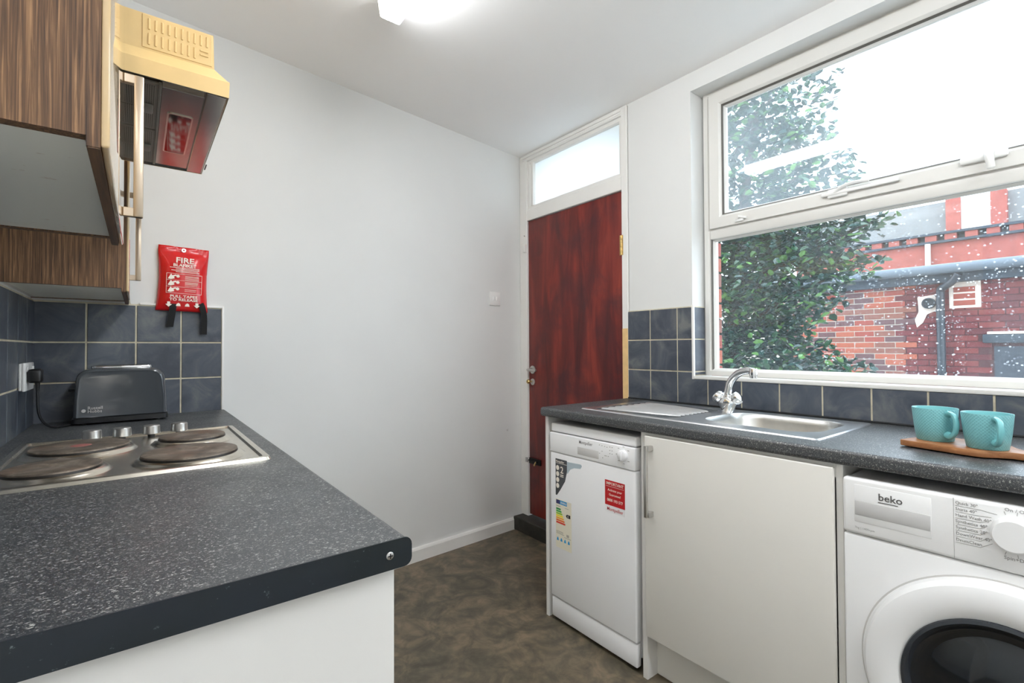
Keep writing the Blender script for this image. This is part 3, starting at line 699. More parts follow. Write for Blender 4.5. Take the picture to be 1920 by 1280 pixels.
strap([(.060, -.030, -.092), (.066, -.038, -.112), (.074, -.034, -.155), (.076, -.026, -.222)], .022)

sw = root('light_switch', 'white double light switch on the back wall near the door', 'light switch', bw(2.094, 0, 1.483), BROT, True)
mk('plate', box(nb(), -.043, .043, -.0085, 0, -.043, .043, .003, 2), M['plastic'], sw, True)
for x in (-.012, .014): mk('rocker', box(nb(), x-.006, x+.006, -.0115, -.007, -.012, .012, .0015, 2), M['plastic'], sw, True)

# ------------------------------------------------------------------ ceiling light
def litmat(name, e):
    k = NT(name); k.b.inputs['Base Color'].default_value = (.9, .9, .9, 1); k.b.inputs['Emission Color'].default_value = (.94, .97, 1, 1); k.b.inputs['Emission Strength'].default_value = e
    return k.m
def batten(label, LY0, LY1, lit):
    cl = root('ceiling_light', label, 'ceiling light', (.755, (LY0+LY1)/2, 2.49), group='fluorescent battens')
    pr = [(.708, ceilz(.708)-.022), (.716, 2.424), (.722, 2.420), (.788, 2.420), (.794, 2.424), (.802, ceilz(.802)-.022)]
    bm = nb(); loft(bm, [[(x, y, z) for x, z in pr] for y in (LY0, LY1)], True, True); mk('diffuser', bm, lit, cl)
    bm = nb(); loft(bm, [[(.716, y, ceilz(.716)-.022), (.794, y, ceilz(.794)-.022), (.794, y, ceilz(.794)), (.716, y, ceilz(.716))] for y in (LY0-.004, LY1+.004)], True, True); mk('spine', bm, M['plastic'], cl)
    for y0 in (LY0-.004, LY1):
        bm = nb(); loft(bm, [[(.755+(x-.755)*1.03, y, z-.001) for x, z in pr] for y in (y0, y0+.004)], True, True); mk('end_cap', bm, M['plastic'], cl)
batten('white fluorescent batten light on the ceiling, its end showing at the top', .20, 1.722, litmat('lit_diffuser', TUBE))
batten('added unseen fill light, shaped as a white batten, on the ceiling at the near end of the kitchen', -1.65, -.25, litmat('added_fill_diffuser', TUBE*2.0))  # added batten behind the camera, out of view, to brighten the room

# ------------------------------------------------------------------ right-hand run: worktop with sink
FXF = 1.413                                # front of the worktop
wk = root('worktop', 'dark speckled laminate worktop under the window holding the sink and mugs', 'worktop', (1.7, .5, RZ-.038))
BX0, BX1, BY0, BY1 = 1.600, 1.925, .600, .985     # bowl cut-out
bm = nb(); yn = -.75
pr = wtprof(FXF, BX0-.012, RZ-.038, RZ, .011, '-')
loft(bm, [[(x, yn, z) for x, z in pr], [(x, 1.6195, z) for x, z in pr]], True, True)
box(bm, BX0-.012, BX1+.012, BY1+.012, 1.6195, RZ-.038, RZ); box(bm, BX0-.012, BX1+.012, yn, BY0-.012, RZ-.038, RZ)
box(bm, BX1+.012, R-.0095, yn, 1.6195, RZ-.038, RZ)
mk('board', bm, M['worktop'], wk, True)
mk('sealant', tube(nb(), [(R-.012, yn, RZ+.002), (R-.012, 1.61, RZ+.002)], .005, 6), M['black'], wk, True)

sk = root('kitchen_sink', 'stainless steel inset sink with a single bowl and ribbed drainer', 'sink', (1.74, 1.0, RZ))
SX0, SX1, SY0, SY1 = 1.508, 1.958, .552, 1.470
M['sinksteel'] = mat('polished_sink_steel', (.80, .81, .82, 1), .30, 1, var=.03, vscale=30)
M['bowlsteel'] = mat('satin_sink_steel', (.6, .6, .58, 1), .36, 1, var=.05, vscale=30)
bm = nb()
def ring(lp, z): return [bm.verts.new((x, y, z)) for x, y in lp]
outer0 = ring(rrect(SX0, SX1, SY0, SY1, .012, 4), RZ+.0003); outer1 = ring(rrect(SX0+.003, SX1-.003, SY0+.003, SY1-.003, .012, 4), RZ+.004)
outer2 = ring(rrect(SX0+.012, SX1-.012, SY0+.012, SY1-.012, .012, 4), RZ+.0035); outer3 = ring(rrect(SX0+.018, SX1-.018, SY0+.018, SY1-.018, .012, 4), RZ+.0015)
bowl0 = ring(rrect(BX0, BX1, BY0, BY1, .09, 8), RZ+.0015); dra0 = ring(rrect(1.545, 1.925, 1.055, 1.445, .05, 8), RZ+.0015)
for a, b in ((outer0, outer1), (outer1, outer2), (outer2, outer3)):
    for i in range(len(a)): bm.faces.new((a[i], a[(i+1) % len(a)], b[(i+1) % len(a)], b[i]))
eds = []
for lp in (outer3, bowl0, dra0):
    for i in range(len(lp)):
        e = bm.edges.get((lp[i], lp[(i+1) % len(lp)])) or bm.edges.new((lp[i], lp[(i+1) % len(lp)])); eds.append(e)
bmesh.ops.triangle_fill(bm, use_beauty=True, use_dissolve=False, edges=eds, normal=(0, 0, 1))
bmesh.ops.recalc_face_normals(bm, faces=bm.faces)
mk('rim', bm, M['sinksteel'], sk, True)
bm = nb(); loft(bm, [[(x, y, z) for x, y in rrect(BX0+i, BX1-i, BY0+i, BY1-i, .09-i*.4, 8)] for i, z in ((0, RZ+.0015), (.004, RZ-.002), (.010, RZ-.02), (.020, RZ-.12), (.035, RZ-.140), (.06, RZ-.145))], False, True)
bw_ = mk('bowl', bm, M['bowlsteel'], sk, True)
mk('plug_hole', lathe(nb(), [(.042, 0), (.040, .002), (.03, -.001), (0, -.001)], (1.76, .79, RZ-.1445), 24), M['chrome'], bw_, True)
bm = nb(); loft(bm, [[(x, y, z) for x, y in rrect(1.545+i, 1.925-i, 1.055+i, 1.445-i, .05-i*.5, 8)] for i, z in ((0, RZ+.0015), (.010, RZ-.003), (.014, RZ-.0035))], False, True)
dn = mk('drainer', bm, M['sinksteel'], sk, True)
for i in range(8):
    x = 1.583+.043*i; fan = (x-1.735)*.35
    bm = nb(); tube(bm, catmull([(x, 1.415, RZ-.006), (x, 1.39, RZ-.0005), (x-fan*.5, 1.22, RZ+.0005), (x-fan, 1.09, RZ-.001), (x-fan, 1.075, RZ-.006)], 4), .0085, 8, .6); mk('rib', bm, M['sinksteel'], dn, True)
for i in range(4):
    mk('drain_dimple', lathe(nb(), [(.006, -.0028), (.004, -.0015), (0, -.001)], (1.60+.018*i, 1.062, RZ), 12), M['chrome'], dn, True)

tp = root('mixer_tap', 'chrome mixer tap with a curved spout and two round handles on the sink', 'tap', (1.875, 1.012, RZ+.002))
TX, TY, TZ = 1.872, 1.010, RZ+.002
bm = nb(); loft(bm, [[(TX+a*math.cos(t), TY+b*math.sin(t), TZ+z) for t in [2*math.pi*i/24 for i in range(24)]] for a, b, z in ((.022, .022, 0), (.023, .023, .004), (.0235, .028, .018), (.0245, .038, .036), (.0235, .038, .046), (.020, .026, .056), (.0175, .019, .062))], True, True)
mk('body', bm, M['chrome'], tp, True)
for s in (-1, 1):
    ax = Matrix.Rotation(math.radians(-50*s), 4, 'X')
    hk = mk('tap_handle', lathe(nb(), [(0, .020), (.013, .020), (.015, .030), (.020, .036), (.0235, .040), (.0255, .056), (.0225, .062), (.012, .065), (0, .066)], (TX, TY, TZ+.026), 12, M=ax), M['chrome'], tp, True)
sp = catmull([(TX, TY, TZ+.045), (TX-.002, TY-.004, TZ+.085), (TX-.010, TY-.022, TZ+.128), (TX-.026, TY-.062, TZ+.160), (TX-.048, TY-.108, TZ+.172), (TX-.058, TY-.130, TZ+.170)], 6)
n_ = len(sp); mk('spout', tube(nb(), sp, [.0165-.0045*i/n_ for i in range(n_)], 14, 1.0), M['chrome'], tp, True)
mk('spout_end', lathe(nb(), [(0, .014), (.013, .014), (.0145, .010), (.0145, -.012), (.0125, -.014), (.0125, -.022), (0, -.022)], (TX-.058, TY-.132, TZ+.166), 20), M['chrome'], tp, True)
mk('swivel_ring', lathe(nb(), [(.0175, .058), (.0185, .060), (.0185, .066), (.0175, .068)], (TX, TY, TZ), 20), M['chrome'], tp, True)

# ------------------------------------------------------------------ end panel, dishwasher, sink cabinet, washing machine
XP = 1.433
ep = B('end_panel', (XP, R-.006, 1.593, 1.611, 0, RZ-.038), M['white_lam'], None, .001, 1)
tag(ep, 'narrow white upright panel between the step and the dishwasher', 'panel')
u_, z_ = (0, -1, 0), (0, 0, 1)

dw = root('dishwasher', 'white slimline dishwasher with stickers on its door', 'dishwasher', (1.7, 1.345, 0))
DA, DB = 1.120, 1.575
DXF = 1.428
B('cabinet', (DXF+.035, R-.03, DA+.002, DB-.002, .04, .805), M['appl'], dw, .004)
B('lid', (DXF+.006, R-.03, DA, DB, .810, .846), M['appl'], dw, .006, 3)
ddoor = B('door', (DXF, DXF+.034, DA, DB, .105, .722), M['appl'], dw, .006, 3)
cp = B('control_panel', (DXF-.002, DXF+.034, DA, DB, .724, .8065), M['appl'], dw, .004, 3)
B('kick_plate', (DXF+.004, DXF+.03, DA+.002, DB-.002, .016, .100), M['appl'], dw, .004)
for yy in (DA+.04, DB-.04):
    for xx in (DXF+.06, R-.08): mk('foot', lathe(nb(), [(0, 0), (.016, 0), (.014, .018), (.006, .02), (.006, .045)], (xx, yy, 0), 12), M['black'], dw, True)
PX = DXF-.002
text('lettering', 'Montpellier', .0185, (PX, 1.399, .783), u_, z_, M['dprint'], cp, bold=.002, sx=.85)
M['recess'] = mat('grey_recess', S(206, 204, 202), .4)
B('grip_recess', (PX-.0008, PX+.004, 1.292, 1.408, .737, .769), M['recess'], cp, .003, 2)
kd = mk('dial', lathe(nb(), [(.021, 0), (.021, .004), (.0195, .012), (.017, .014), (0, .0145)], (PX, 1.172, .774), 28, axis='-x'), M['appl'], cp, True)
B('dial_grip', (PX-.019, PX-.012, 1.168, 1.176, .757, .791), M['appl'], kd, .002)
bm = nb()
for i in range(7):
    a = math.radians(40+i*47); flat(bm, [(.031*math.cos(a)+p, .031*math.sin(a)+q) for p, q in rect(-.004, .004, -.0012, .0012)], (PX, 1.172, .774), u_, z_)
for (yy, zz) in ((1.288, .794), (1.275, .793), (1.262, .792), (1.25, .791), (1.236, .794), (1.236, .781), (1.236, .769), (1.225, .794), (1.225, .781), (1.225, .769), (1.288, .762), (1.275, .772), (1.26, .757), (1.272, .747), (1.254, .757), (1.244, .757)):
    flat(bm, rect(-.0025, .0025, -.0014, .0014), (PX, yy, zz), u_, z_)
mk('panel_marks', bm, M['lprint'], cp)
# stickers
M['st_dark'] = mat('charcoal_sticker', S(72, 74, 78), .35); M['st_red'] = mat('red_sticker', S(190, 22, 28), .35); M['st_cream'] = mat('pale_label', S(236, 230, 210), .4)
M['st_blue'] = mat('blue_label', S(38, 150, 205), .4); M['st_navy'] = mat('navy_label', S(48, 50, 100), .4); M['st_steel'] = mat('pale_blue_sticker', S(176, 190, 198), .3)
SX_ = DXF
s1 = mk('warranty_sticker', flat(nb(), [(0, 0), (.070, 0), (.070, -.045), (.058, -.088), (.030, -.128), (.008, -.156), (0, -.156)], (SX_, 1.541, .698), u_, z_), M['st_dark'], ddoor)
mk('sticker_arm', flat(nb(), [(.070, -.004), (.150, .0), (.156, -.006), (.148, -.018), (.112, -.022), (.090, -.032), (.074, -.052), (.070, -.052)], (SX_, 1.541, .698), u_, z_), M['st_steel'], ddoor)
text('lettering', 'Montpellier', .0125, (SX_-.0006, 1.538, .6835), u_, z_, M['print'], s1, bold=.002, sx=.85)
text('lettering', '2', .040, (SX_-.0006, 1.512, .640), u_, z_, M['print'], s1, bold=.01)
bm = nb(); flat(bm, rect(0, .066, 0, .0015), (SX_-.0004, 1.538, .679), u_, z_); flat(bm, rect(0, .020, 0, .004), (SX_-.0004, 1.512, .630), u_, z_); flat(bm, rect(0, .020, 0, .003), (SX_-.0004, 1.512, .624), u_, z_)
mk('sticker_rule', bm, M['print'], s1)
for zz in (.660, .634, .609, .584): mk('sticker_dot', flat(nb(), [(.0095*math.cos(t), .0105*math.sin(t)) for t in [2*math.pi*i/20 for i in range(20)]], (SX_-.0004, 1.528, zz), u_, z_), M['print'], s1)
s2 = mk('energy_label', flat(nb(), rect(0, .094, -.205, 0), (SX_, 1.541, .527), u_, z_), M['st_cream'], ddoor)
E1 = SX_-.0004
mk('label_band', flat(nb(), rect(.003, .026, -.020, -.003), (E1, 1.541, .527), u_, z_), M['st_navy'], s2)
mk('label_band', flat(nb(), rect(.026, .068, -.020, -.003), (E1, 1.541, .527), u_, z_), M['st_blue'], s2)
text('lettering', 'ENERG', .0115, (E1-.0003, 1.511, .5115), u_, z_, M['print'], s2, bold=.012)
for i, c in enumerate(((20, 140, 70), (60, 165, 70), (150, 195, 50), (245, 225, 40), (245, 175, 50), (235, 115, 45), (220, 60, 40))):
    w = .032+.0045*i; zz = -.045-.0095*i
    mk('rating_bar', flat(nb(), [(.003, zz), (w-.003, zz), (w, zz+.0036), (w-.003, zz+.0072), (.003, zz+.0072)], (E1, 1.541, .527), u_, z_), mat('rating_colour', S(*c), .45), s2)
ar = mk('rating_arrow', flat(nb(), [(.062, -.060), (.068, -.053), (.088, -.053), (.088, -.067), (.068, -.067)], (E1, 1.541, .527), u_, z_), M['black'], s2)
text('lettering', 'E', .011, (E1-.0005, 1.541-.072, .527-.064), u_, z_, M['print'], s2, bold=.01)
bm = nb()
for (a, b, c, d) in ((.004, .03, -.030, -.0285), (.055, .078, -.030, -.029), (.003, .045, -.136, -.135), (.003, .045, -.141, -.140), (.003, .05, -.146, -.145), (.066, .068, -.148, -.137), (.071, .073, -.148, -.137), (.076, .078, -.148, -.137), (.052, .09, -.153, -.152)):
    flat(bm, rect(a, b, c, d), (E1, 1.541, .527), u_, z_)
mk('label_lines', bm, M['dprint'], s2)
bm = nb()
for k in range(4): flat(bm, [(.006+.022*k, -.175), (.018+.022*k, -.175), (.016+.022*k, -.165), (.012+.022*k, -.160), (.008+.022*k, -.165)], (E1, 1.541, .527), u_, z_)
mk('label_icon', bm, M['st_blue'], s2)
s3 = mk('notice_sticker', flat(nb(), rect(0, .098, -.122, 0), (SX_, 1.264, .668), u_, z_), M['appl'], ddoor)
mk('red_field', flat(nb(), rect(.001, .097, -.095, -.001), (E1, 1.264, .668), u_, z_), M['st_red'], s3)
E2 = E1-.0004
text('lettering', 'IMPORTANT', .0158, (E2, 1.215, .650), u_, z_, M['print'], s3, 'CENTER', .012, sx=.95)
text('lettering', 'Activate your', .0125, (E2, 1.215, .627), u_, z_, M['print'], s3, 'CENTER', .004)
text('lettering', 'Guarantee!', .0125, (E2, 1.215, .610), u_, z_, M['print'], s3, 'CENTER', .004)
text('lettering', '0800 193 577', .0148, (E2, 1.215, .588), u_, z_, M['print'], s3, 'CENTER', .012, sx=.92)
mk('sticker_rule', flat(nb(), rect(.006, .092, 0, .001), (E2+.0002, 1.264, .644), u_, z_), M['print'], s3)
text('lettering', 'Montpellier', .0185, (E2+.0004, 1.215, .553), u_, z_, M['st_red'], s3, 'CENTER', .003, sx=.9)

sc_ = root('sink_cabinet', 'off-white cabinet with one tall-handled door below the sink', 'cabinet', (1.7, .79, 0))
B('side_panel', (XP, R-.03, 1.077, 1.097, 0, RZ-.038), M['white_lam'], sc_, .001, 1)
B('side_panel', (XP, R-.03, .470, .486, 0, RZ-.038), M['white_lam'], sc_, .001, 1)
B('base_shelf', (XP+.03, R-.03, .486, 1.077, .155, .172), M['white_lam'], sc_)
B('top_rail', (XP, XP+.016, .486, 1.077, .835, .872), M['white_lam'], sc_)
B('plinth', (XP+.055, XP+.07, .486, 1.077, .002, .153), M['grey_lam'], sc_, .001, 1)
cd = B('cabinet_door', (FXF+.004, XP-.001, .487, 1.072, .162, .862), M['grey_lam'], sc_, .004, 3)
bm = nb(); hx = FXF+.004
box(bm, hx-.034, hx-.022, 1.039, 1.051, .588, .832, .002, 2); box(bm, hx-.026, hx, 1.034, 1.049, .588, .606, .002, 2); box(bm, hx-.026, hx, 1.034, 1.049, .814, .832, .002, 2)
mk('handle', bm, M['nickel'], cd, True)

wm = root('washing_machine', 'white front-loading washing machine with a large dark round door', 'washing machine', (1.7, .175, 0))
WA, WB = -.122, .466; WX = 1.418
M['wshell'] = mat('washer_enamel', S(243, 243, 243), .28, coat=.1)
B('cabinet', (WX+.012, R-.03, WA+.001, WB-.001, .012, .842), M['wshell'], wm, .006, 3)
B('front_panel', (WX, WX+.014, WA, WB, .020, .706), M['wshell'], wm, .005, 3)
cpw = B('control_panel', (WX-.004, WX+.030, WA, WB, .709, .846), M['wshell'], wm, .008, 3)
for yy in (WA+.05, WB-.05): mk('foot', lathe(nb(), [(0, 0), (.02, 0), (.018, .012), (0, .014)], (WX+.06, yy, 0), 12), M['black'], wm, True)
PW = WX-.004
M['drawer'] = mat('washer_drawer', S(222, 221, 220), .3); M['drawer2'] = mat('drawer_recess', S(200, 199, 198), .4)
dwr = B('detergent_drawer', (PW-.0012, PW+.004, .292, .441, .740, .8325), M['wshell'], cpw, .003, 2)
B('drawer_recess', (PW-.0022, PW+.002, .294, .4395, .757, .793), M['drawer2'], dwr, .002, 2)
text('lettering', 'beko', .0235, (PW-.0016, .391, .8035), u_, z_, M['dprint'], dwr, bold=.010, sx=1.02, spacing=.98)
mk('logo_rule', flat(nb(), rect(0, .0385, 0, .0018), (PW-.0014, .391, .7975), u_, z_), M['dprint'], dwr)
B('panel_seam', (PW-.0004, PW+.002, .2550, .2558, .712, .842), M['lprint'], cpw)
progs = ['Quick 30°', 'Shirts 40°', 'Hand Wash 40°', 'Synthetics 40°', 'Synthetics 20°', 'DownWear 40°', 'DrumClean']
KY, KZ = .163, .789
for i, s in enumerate(progs):
    zz = .8300-.0132*i
    text('lettering', s, .0092, (PW-.0003, .2525, zz), u_, z_, M['mprint'], cpw, sx=.95, ext=.0002)
bm = nb()
for i in range(7):
    zz = .8268-.0132*i; a = math.radians(150-10*i+ (i-3)*-8); ex = KY+.038*math.cos(math.pi-a)*1.0
    q = V((KY-.252+0, 0)) if 0 else None
    ang = math.radians(125+16*i); ez = KZ+.042*math.sin(ang); ey = -(.034*math.cos(ang))
    p0 = (0, zz-KZ); p1 = (.252-KY-.050, zz-KZ); p2 = (.252-KY+.042*math.cos(ang), ez-KZ)
    for A_, B_ in (((0, zz-KZ), p1), (p1, p2)):
        dx, dz = B_[0]-A_[0], B_[1]-A_[1]; ln = math.hypot(dx, dz) or 1; nx_, nz_2 = -dz/ln*.00045, dx/ln*.00045
        flat(bm, [(A_[0]+nx_, A_[1]+nz_2), (A_[0]-nx_, A_[1]-nz_2), (B_[0]-nx_, B_[1]-nz_2), (B_[0]+nx_, B_[1]+nz_2)], (PW-.0003, .2525, KZ), u_, z_, .0003)
for i in range(10):
    ang = math.radians(108-24*i) if i < 9 else math.radians(252)
    c_, s_ = math.cos(ang), math.sin(ang)
    flat(bm, [(.0395*c_-.0005*s_, .0395*s_+.0005*c_), (.0395*c_+.0005*s_, .0395*s_-.0005*c_), (.0465*c_+.0005*s_, .0465*s_-.0005*c_), (.0465*c_-.0005*s_, .0465*s_+.0005*c_)], (PW-.0003, KY, KZ), u_, z_, .0003)
mk('programme_lines', bm, M['lprint'], cpw)
text('lettering', 'On / Off', .0098, (PW-.0003, KY+.014, .8345), u_, z_, M['mprint'], cpw, ext=.0002)
text('lettering', 'Spin+Drain', .0098, (PW-.0003, KY+.016, .7365), u_, z_, M['mprint'], cpw, ext=.0002)
text('lettering', '7kg | 1400rpm', .0070, (PW-.0003, .440, .724), u_, z_, M['lprint'], cpw, ext=.0002)
wk_ = mk('programme_dial', lathe(nb(), [(.036, 0), (.036, .006), (.033, .018), (.030, .021), (0, .0215)], (PW, KY, KZ), 40, axis='-x'), M['wshell'], cpw, True)
CY_, CZ_ = .175, .432
wd = mk('door_ring', lathe(nb(), [(.252, .0), (.252, .004), (.247, .006), (.246, .016), (.240, .026), (.226, .031), (.200, .030), (.180, .026), (.172, .020)], (WX, CY_, CZ_), 96, axis='-x'), M['wshell'], wm, True)
mk('door_gap', lathe(nb(), [(.2555, .0), (.2555, .0012), (.2485, .0012), (.2485, 0)], (WX, CY_, CZ_), 96, axis='-x'), M['recess'], wm, True)
M['darkglass'] = mat('dark_door_glass', S(14, 20, 26), .08, coat=.3, spec=.6); M['doorrim'] = mat('dark_door_rim', S(44, 48, 54), .2, coat=.4)
mk('door_trim', lathe(nb(), [(.175, .021), (.173, .027), (.166, .028), (.160, .022), (.156, .012)], (WX, CY_, CZ_), 96, axis='-x'), M['doorrim'], wd, True)
mk('door_glass', lathe(nb(), [(.158, .016), (.151, .009), (.142, .0045), (.131, .005), (.112, .0105), (.085, .0165), (.045, .0205), (0, .0215)], (WX, CY_, CZ_), 96, axis='-x'), M['darkglass'], wd, True)

# ------------------------------------------------------------------ serving board and mugs
bdz = RZ+.0003
sb = root('serving_board', 'brown wooden paddle serving board under the two mugs', 'serving board', (1.643, .29, bdz), math.radians(166.4-180), True)
# local: y runs along the board towards its far-left end, x to the wall; front edge at x=-.073
poly = [(-.073, .086), (.073, .086), (.075, .070), (.075, -.060)]
poly += [(.068, -.082), (.045, -.098), (.028, -.118), (.024, -.15), (.024, -.235), (.016, -.25), (-.016, -.25), (-.024, -.235), (-.024, -.15), (-.028, -.118), (-.045, -.098), (-.068, -.082), (-.075, -.060), (-.075, .070)]
mk('board', prism(nb(), poly, .003, .0185, 'xy', .0025), M['board'], sb, True)
for (x, yy) in ((-.055, .065), (.055, .065), (-.055, -.05), (.055, -.05)): mk('foot', lathe(nb(), [(0, 0), (.006, 0), (.006, .0035), (0, .0035)], (x, yy, 0), 10), M['black'], sb)
def mugmat():
    k = NT('turquoise_glaze'); k.b.inputs['Roughness'].default_value = .28; k.base(S(122, 184, 188))
    g1 = k.n('ShaderNodeTexCoord'); sx = k.n('ShaderNodeSeparateXYZ'); k.l(g1.outputs['Object'], sx.inputs[0])
    at = k.n('ShaderNodeMath', operation='ARCTAN2'); k.l(sx.outputs[1], at.inputs[0]); k.l(sx.outputs[0], at.inputs[1])
    outs = []
    for s in (1, -1):
        m1 = k.n('ShaderNodeMath', operation='MULTIPLY'); k.l(at.outputs[0], m1.inputs[0]); m1.inputs[1].default_value = 20*s
        m2 = k.n('ShaderNodeMath', operation='MULTIPLY_ADD'); k.l(sx.outputs[2], m2.inputs[0]); m2.inputs[1].default_value = 420; k.l(m1.outputs[0], m2.inputs[2])
        c = k.n('ShaderNodeMath', operation='COSINE'); k.l(m2.outputs[0], c.inputs[0])
        p = k.n('ShaderNodeMath', operation='POWER'); ab = k.n('ShaderNodeMath', operation='ABSOLUTE'); k.l(c.outputs[0], ab.inputs[0]); k.l(ab.outputs[0], p.inputs[0]); p.inputs[1].default_value = 6; outs.append(p.outputs[0])
    mx = k.n('ShaderNodeMath', operation='MAXIMUM'); k.l(outs[0], mx.inputs[0]); k.l(outs[1], mx.inputs[1]); k.bump(mx.outputs[0], .45, .0012); return k.m
M['mug'] = mugmat(); M['mugin'] = mat('turquoise_glaze_plain', S(118, 186, 190), .2)
def mug(label, loc, rz):
    t = root('mug', label, 'mug', loc, rz, True, group='turquoise mugs on the serving board')
    bd = mk('body', lathe(nb(), [(0, 0), (.036, 0), (.0375, .002), (.0425, .035), (.0468, .0815), (.0464, .0835), (.0452, .0830)], (0, 0, 0), 64), M['mug'], t, True)
    mk('inside', lathe(nb(), [(.0452, .0830), (.0442, .0805), (.0400, .035), (.0345, .008), (0, .007)], (0, 0, 0), 64), M['mugin'], t, True)
    mk('handle', tube(nb(), catmull([(.0425, 0, .070), (.054, 0, .0735), (.068, 0, .068), (.0735, 0, .050), (.069, 0, .030), (.056, 0, .019), (.0405, 0, .021)], 6), .0058, 12, 1.5), M['mugin'], t, True)
    return t
MZ = bdz+.0187
mug('turquoise mug at the board\'s square end, handle turned towards the other mug', (1.650, .331, MZ), math.radians(180+44))
mug('turquoise mug nearer the board\'s handle, its own handle facing the camera', (1.612, .228, MZ), math.radians(180+26))

# ------------------------------------------------------------------ outdoors
gr = mk('yard_ground', prism(nb(), [(2.28, -8), (16, -8), (16, 14), (2.28, 14)], -.16, -.1), mat('concrete_yard', S(176, 172, 166), .9, var=.12, vscale=3))
tag(gr, 'grey concrete yard outside the window', 'ground', kind='structure')

ob = root('brick_outbuilding', 'low red brick outbuilding with a dark gutter and downpipe outside the window', 'building', (8.0, 1.8, -.1))
OBX = 7.8
B('wall_core', (OBX+.006, OBX+3, 1.86, 5.2, -.1, 2.02), M['mortar'], ob)
B('wall_core', (OBX+.006, OBX+3, -2.0, 1.86, -.1, 2.02), M['mortar_red'], ob)
for r_ in range(19):
    z0 = .55+.075*r_; off = .1125 if r_ % 2 else 0
    for c_ in range(14):
        y0 = .15+.225*c_+off; y1 = y0+.215
        mid = (y0+y1)/2
        if z0+.065 > 1.99: continue
        m = random.choices(BRK, (3, 2, 3, 2))[0] if mid > 1.80+.05*math.sin(r_*2.1) else random.choice(BRD)
        if .55 < mid < 1.06 and z0 < 1.26: continue           # dark doorway
        if abs(mid-1.60) < .10 and abs(z0+.03-1.69) < .09: continue  # vent
        SB('brick', (OBX, OBX+.05, y0, y1, z0, z0+.065), m, ob, .002)
M['slate'] = mat('dark_slate_fascia', S(42, 50, 60), .6, var=.2, vscale=10); M['iron_pipe'] = mat('black_cast_pipe', S(38, 42, 50), .4)
B('fascia', (OBX-.10, OBX+.05, -2.0, 5.2, 1.93, 2.06), M['slate'], ob)
mk('gutter', tube(nb(), [(OBX-.17, -2.0, 2.09), (OBX-.17, 5.2, 2.09)], .06, 12), mat('grey_gutter', S(92, 102, 112), .5), ob, True)
bm = nb(); loft(bm, [[(OBX-.12, y, 2.06), (OBX+3, y, 2.35), (OBX+3, y, 2.42), (OBX-.12, y, 2.13)] for y in (-2.0, 5.2)], True, True); mk('roof', bm, M['slate'], ob)
mk('downpipe', tube(nb(), catmull([(OBX-.15, 1.30, 2.02), (OBX-.13, 1.36, 1.93), (OBX-.08, 1.46, 1.86), (OBX-.06, 1.48, 1.78), (OBX-.06, 1.48, 1.2), (OBX-.06, 1.48, -.08)], 5), .042, 12), M['iron_pipe'], ob, True)
M['patch'] = mat('pale_mortar_patch', S(206, 190, 178), .9, var=.1, vscale=20)
mk('mortar_patch', prism(nb(), [(1.71, 1.78), (1.55, 1.80), (1.50, 1.70), (1.54, 1.60), (1.62, 1.56), (1.66, 1.46), (1.72, 1.40), (1.74, 1.50), (1.70, 1.60)], OBX-.006, OBX+.02, 'yz'), M['patch'], ob)
mk('vent_pipe', lathe(nb(), [(.066, -.04), (.066, .03), (.054, .03), (.054, .004), (0, .004)], (OBX-.02, 1.597, 1.695), 24, axis='-x'), M['iron_pipe'], ob, True)
B('mortar_patch', (OBX-.004, OBX+.02, 1.13, 1.41, 1.62, 1.93), M['patch'], ob)
for z0 in (1.65, 1.73, 1.81): B('patch_brick', (OBX-.010, OBX+.02, 1.18, 1.37, z0, z0+.06), BRK[1], ob, .002, 1)
B('doorway', (OBX-.01, OBX+.03, .30, 1.03, -.1, 1.16), mat('dark_doorway', S(44, 50, 60), .6), ob)
B('lintel', (OBX-.05, OBX+.03, .22, 1.12, 1.20, 1.30), M['slate'], ob, .01)
B('lintel_cap', (OBX-.06, OBX+.03, .22, 1.08, 1.30, 1.33), M['patch'], ob, .006)

hs = root('brick_house', 'distant brick house with white windows beyond the outbuilding', 'building', (14.2, 2.5, -.1))
HXW = 14.0
M['hbrick'] = mat('far_red_brick', S(146, 78, 68), .85, var=.15, vscale=6); M['render'] = mat('grey_render', S(124, 124, 123), .9, var=.08, vscale=3)
B('wall', (HXW, HXW+4, -3, 5.6, -.1, 3.46), M['hbrick'], hs)
B('upper_wall', (HXW+.15, HXW+4, -3, 5.6, 3.46, 4.35), M['render'], hs)
for zz in (3.42, 3.60): B('string_course', (HXW-.10, HXW+.2, -3, 5.6, zz, zz+.05), M['slate'], hs)
for i in range(26): SB('dentil', (HXW-.06, HXW+.16, -2.9+.33*i, -2.9+.33*i+.2, 3.47, 3.60), M['hbrick'], hs, .004)
for yc in (2.09, -.6):
    for s in (-1, 1): B('pilaster', (HXW-.02, HXW+.2, yc+s*.35-.12, yc+s*.35+.12, 3.65, 4.36), M['hbrick'], hs)
    w_ = B('window', (HXW+.05, HXW+.2, yc-.23, yc+.23, 3.65, 4.36), M['upvc'], hs); B('pane', (HXW+.04, HXW+.055, yc-.18, yc+.18, 3.72, 4.3), mat('blind_behind_glass', S(224, 226, 228), .3), w_)
mk('rainwater_pipe', tube(nb(), [(HXW-.08, 2.86, 3.42), (HXW-.08, 2.86, 0)], .05, 8), M['upvc'], hs, True)

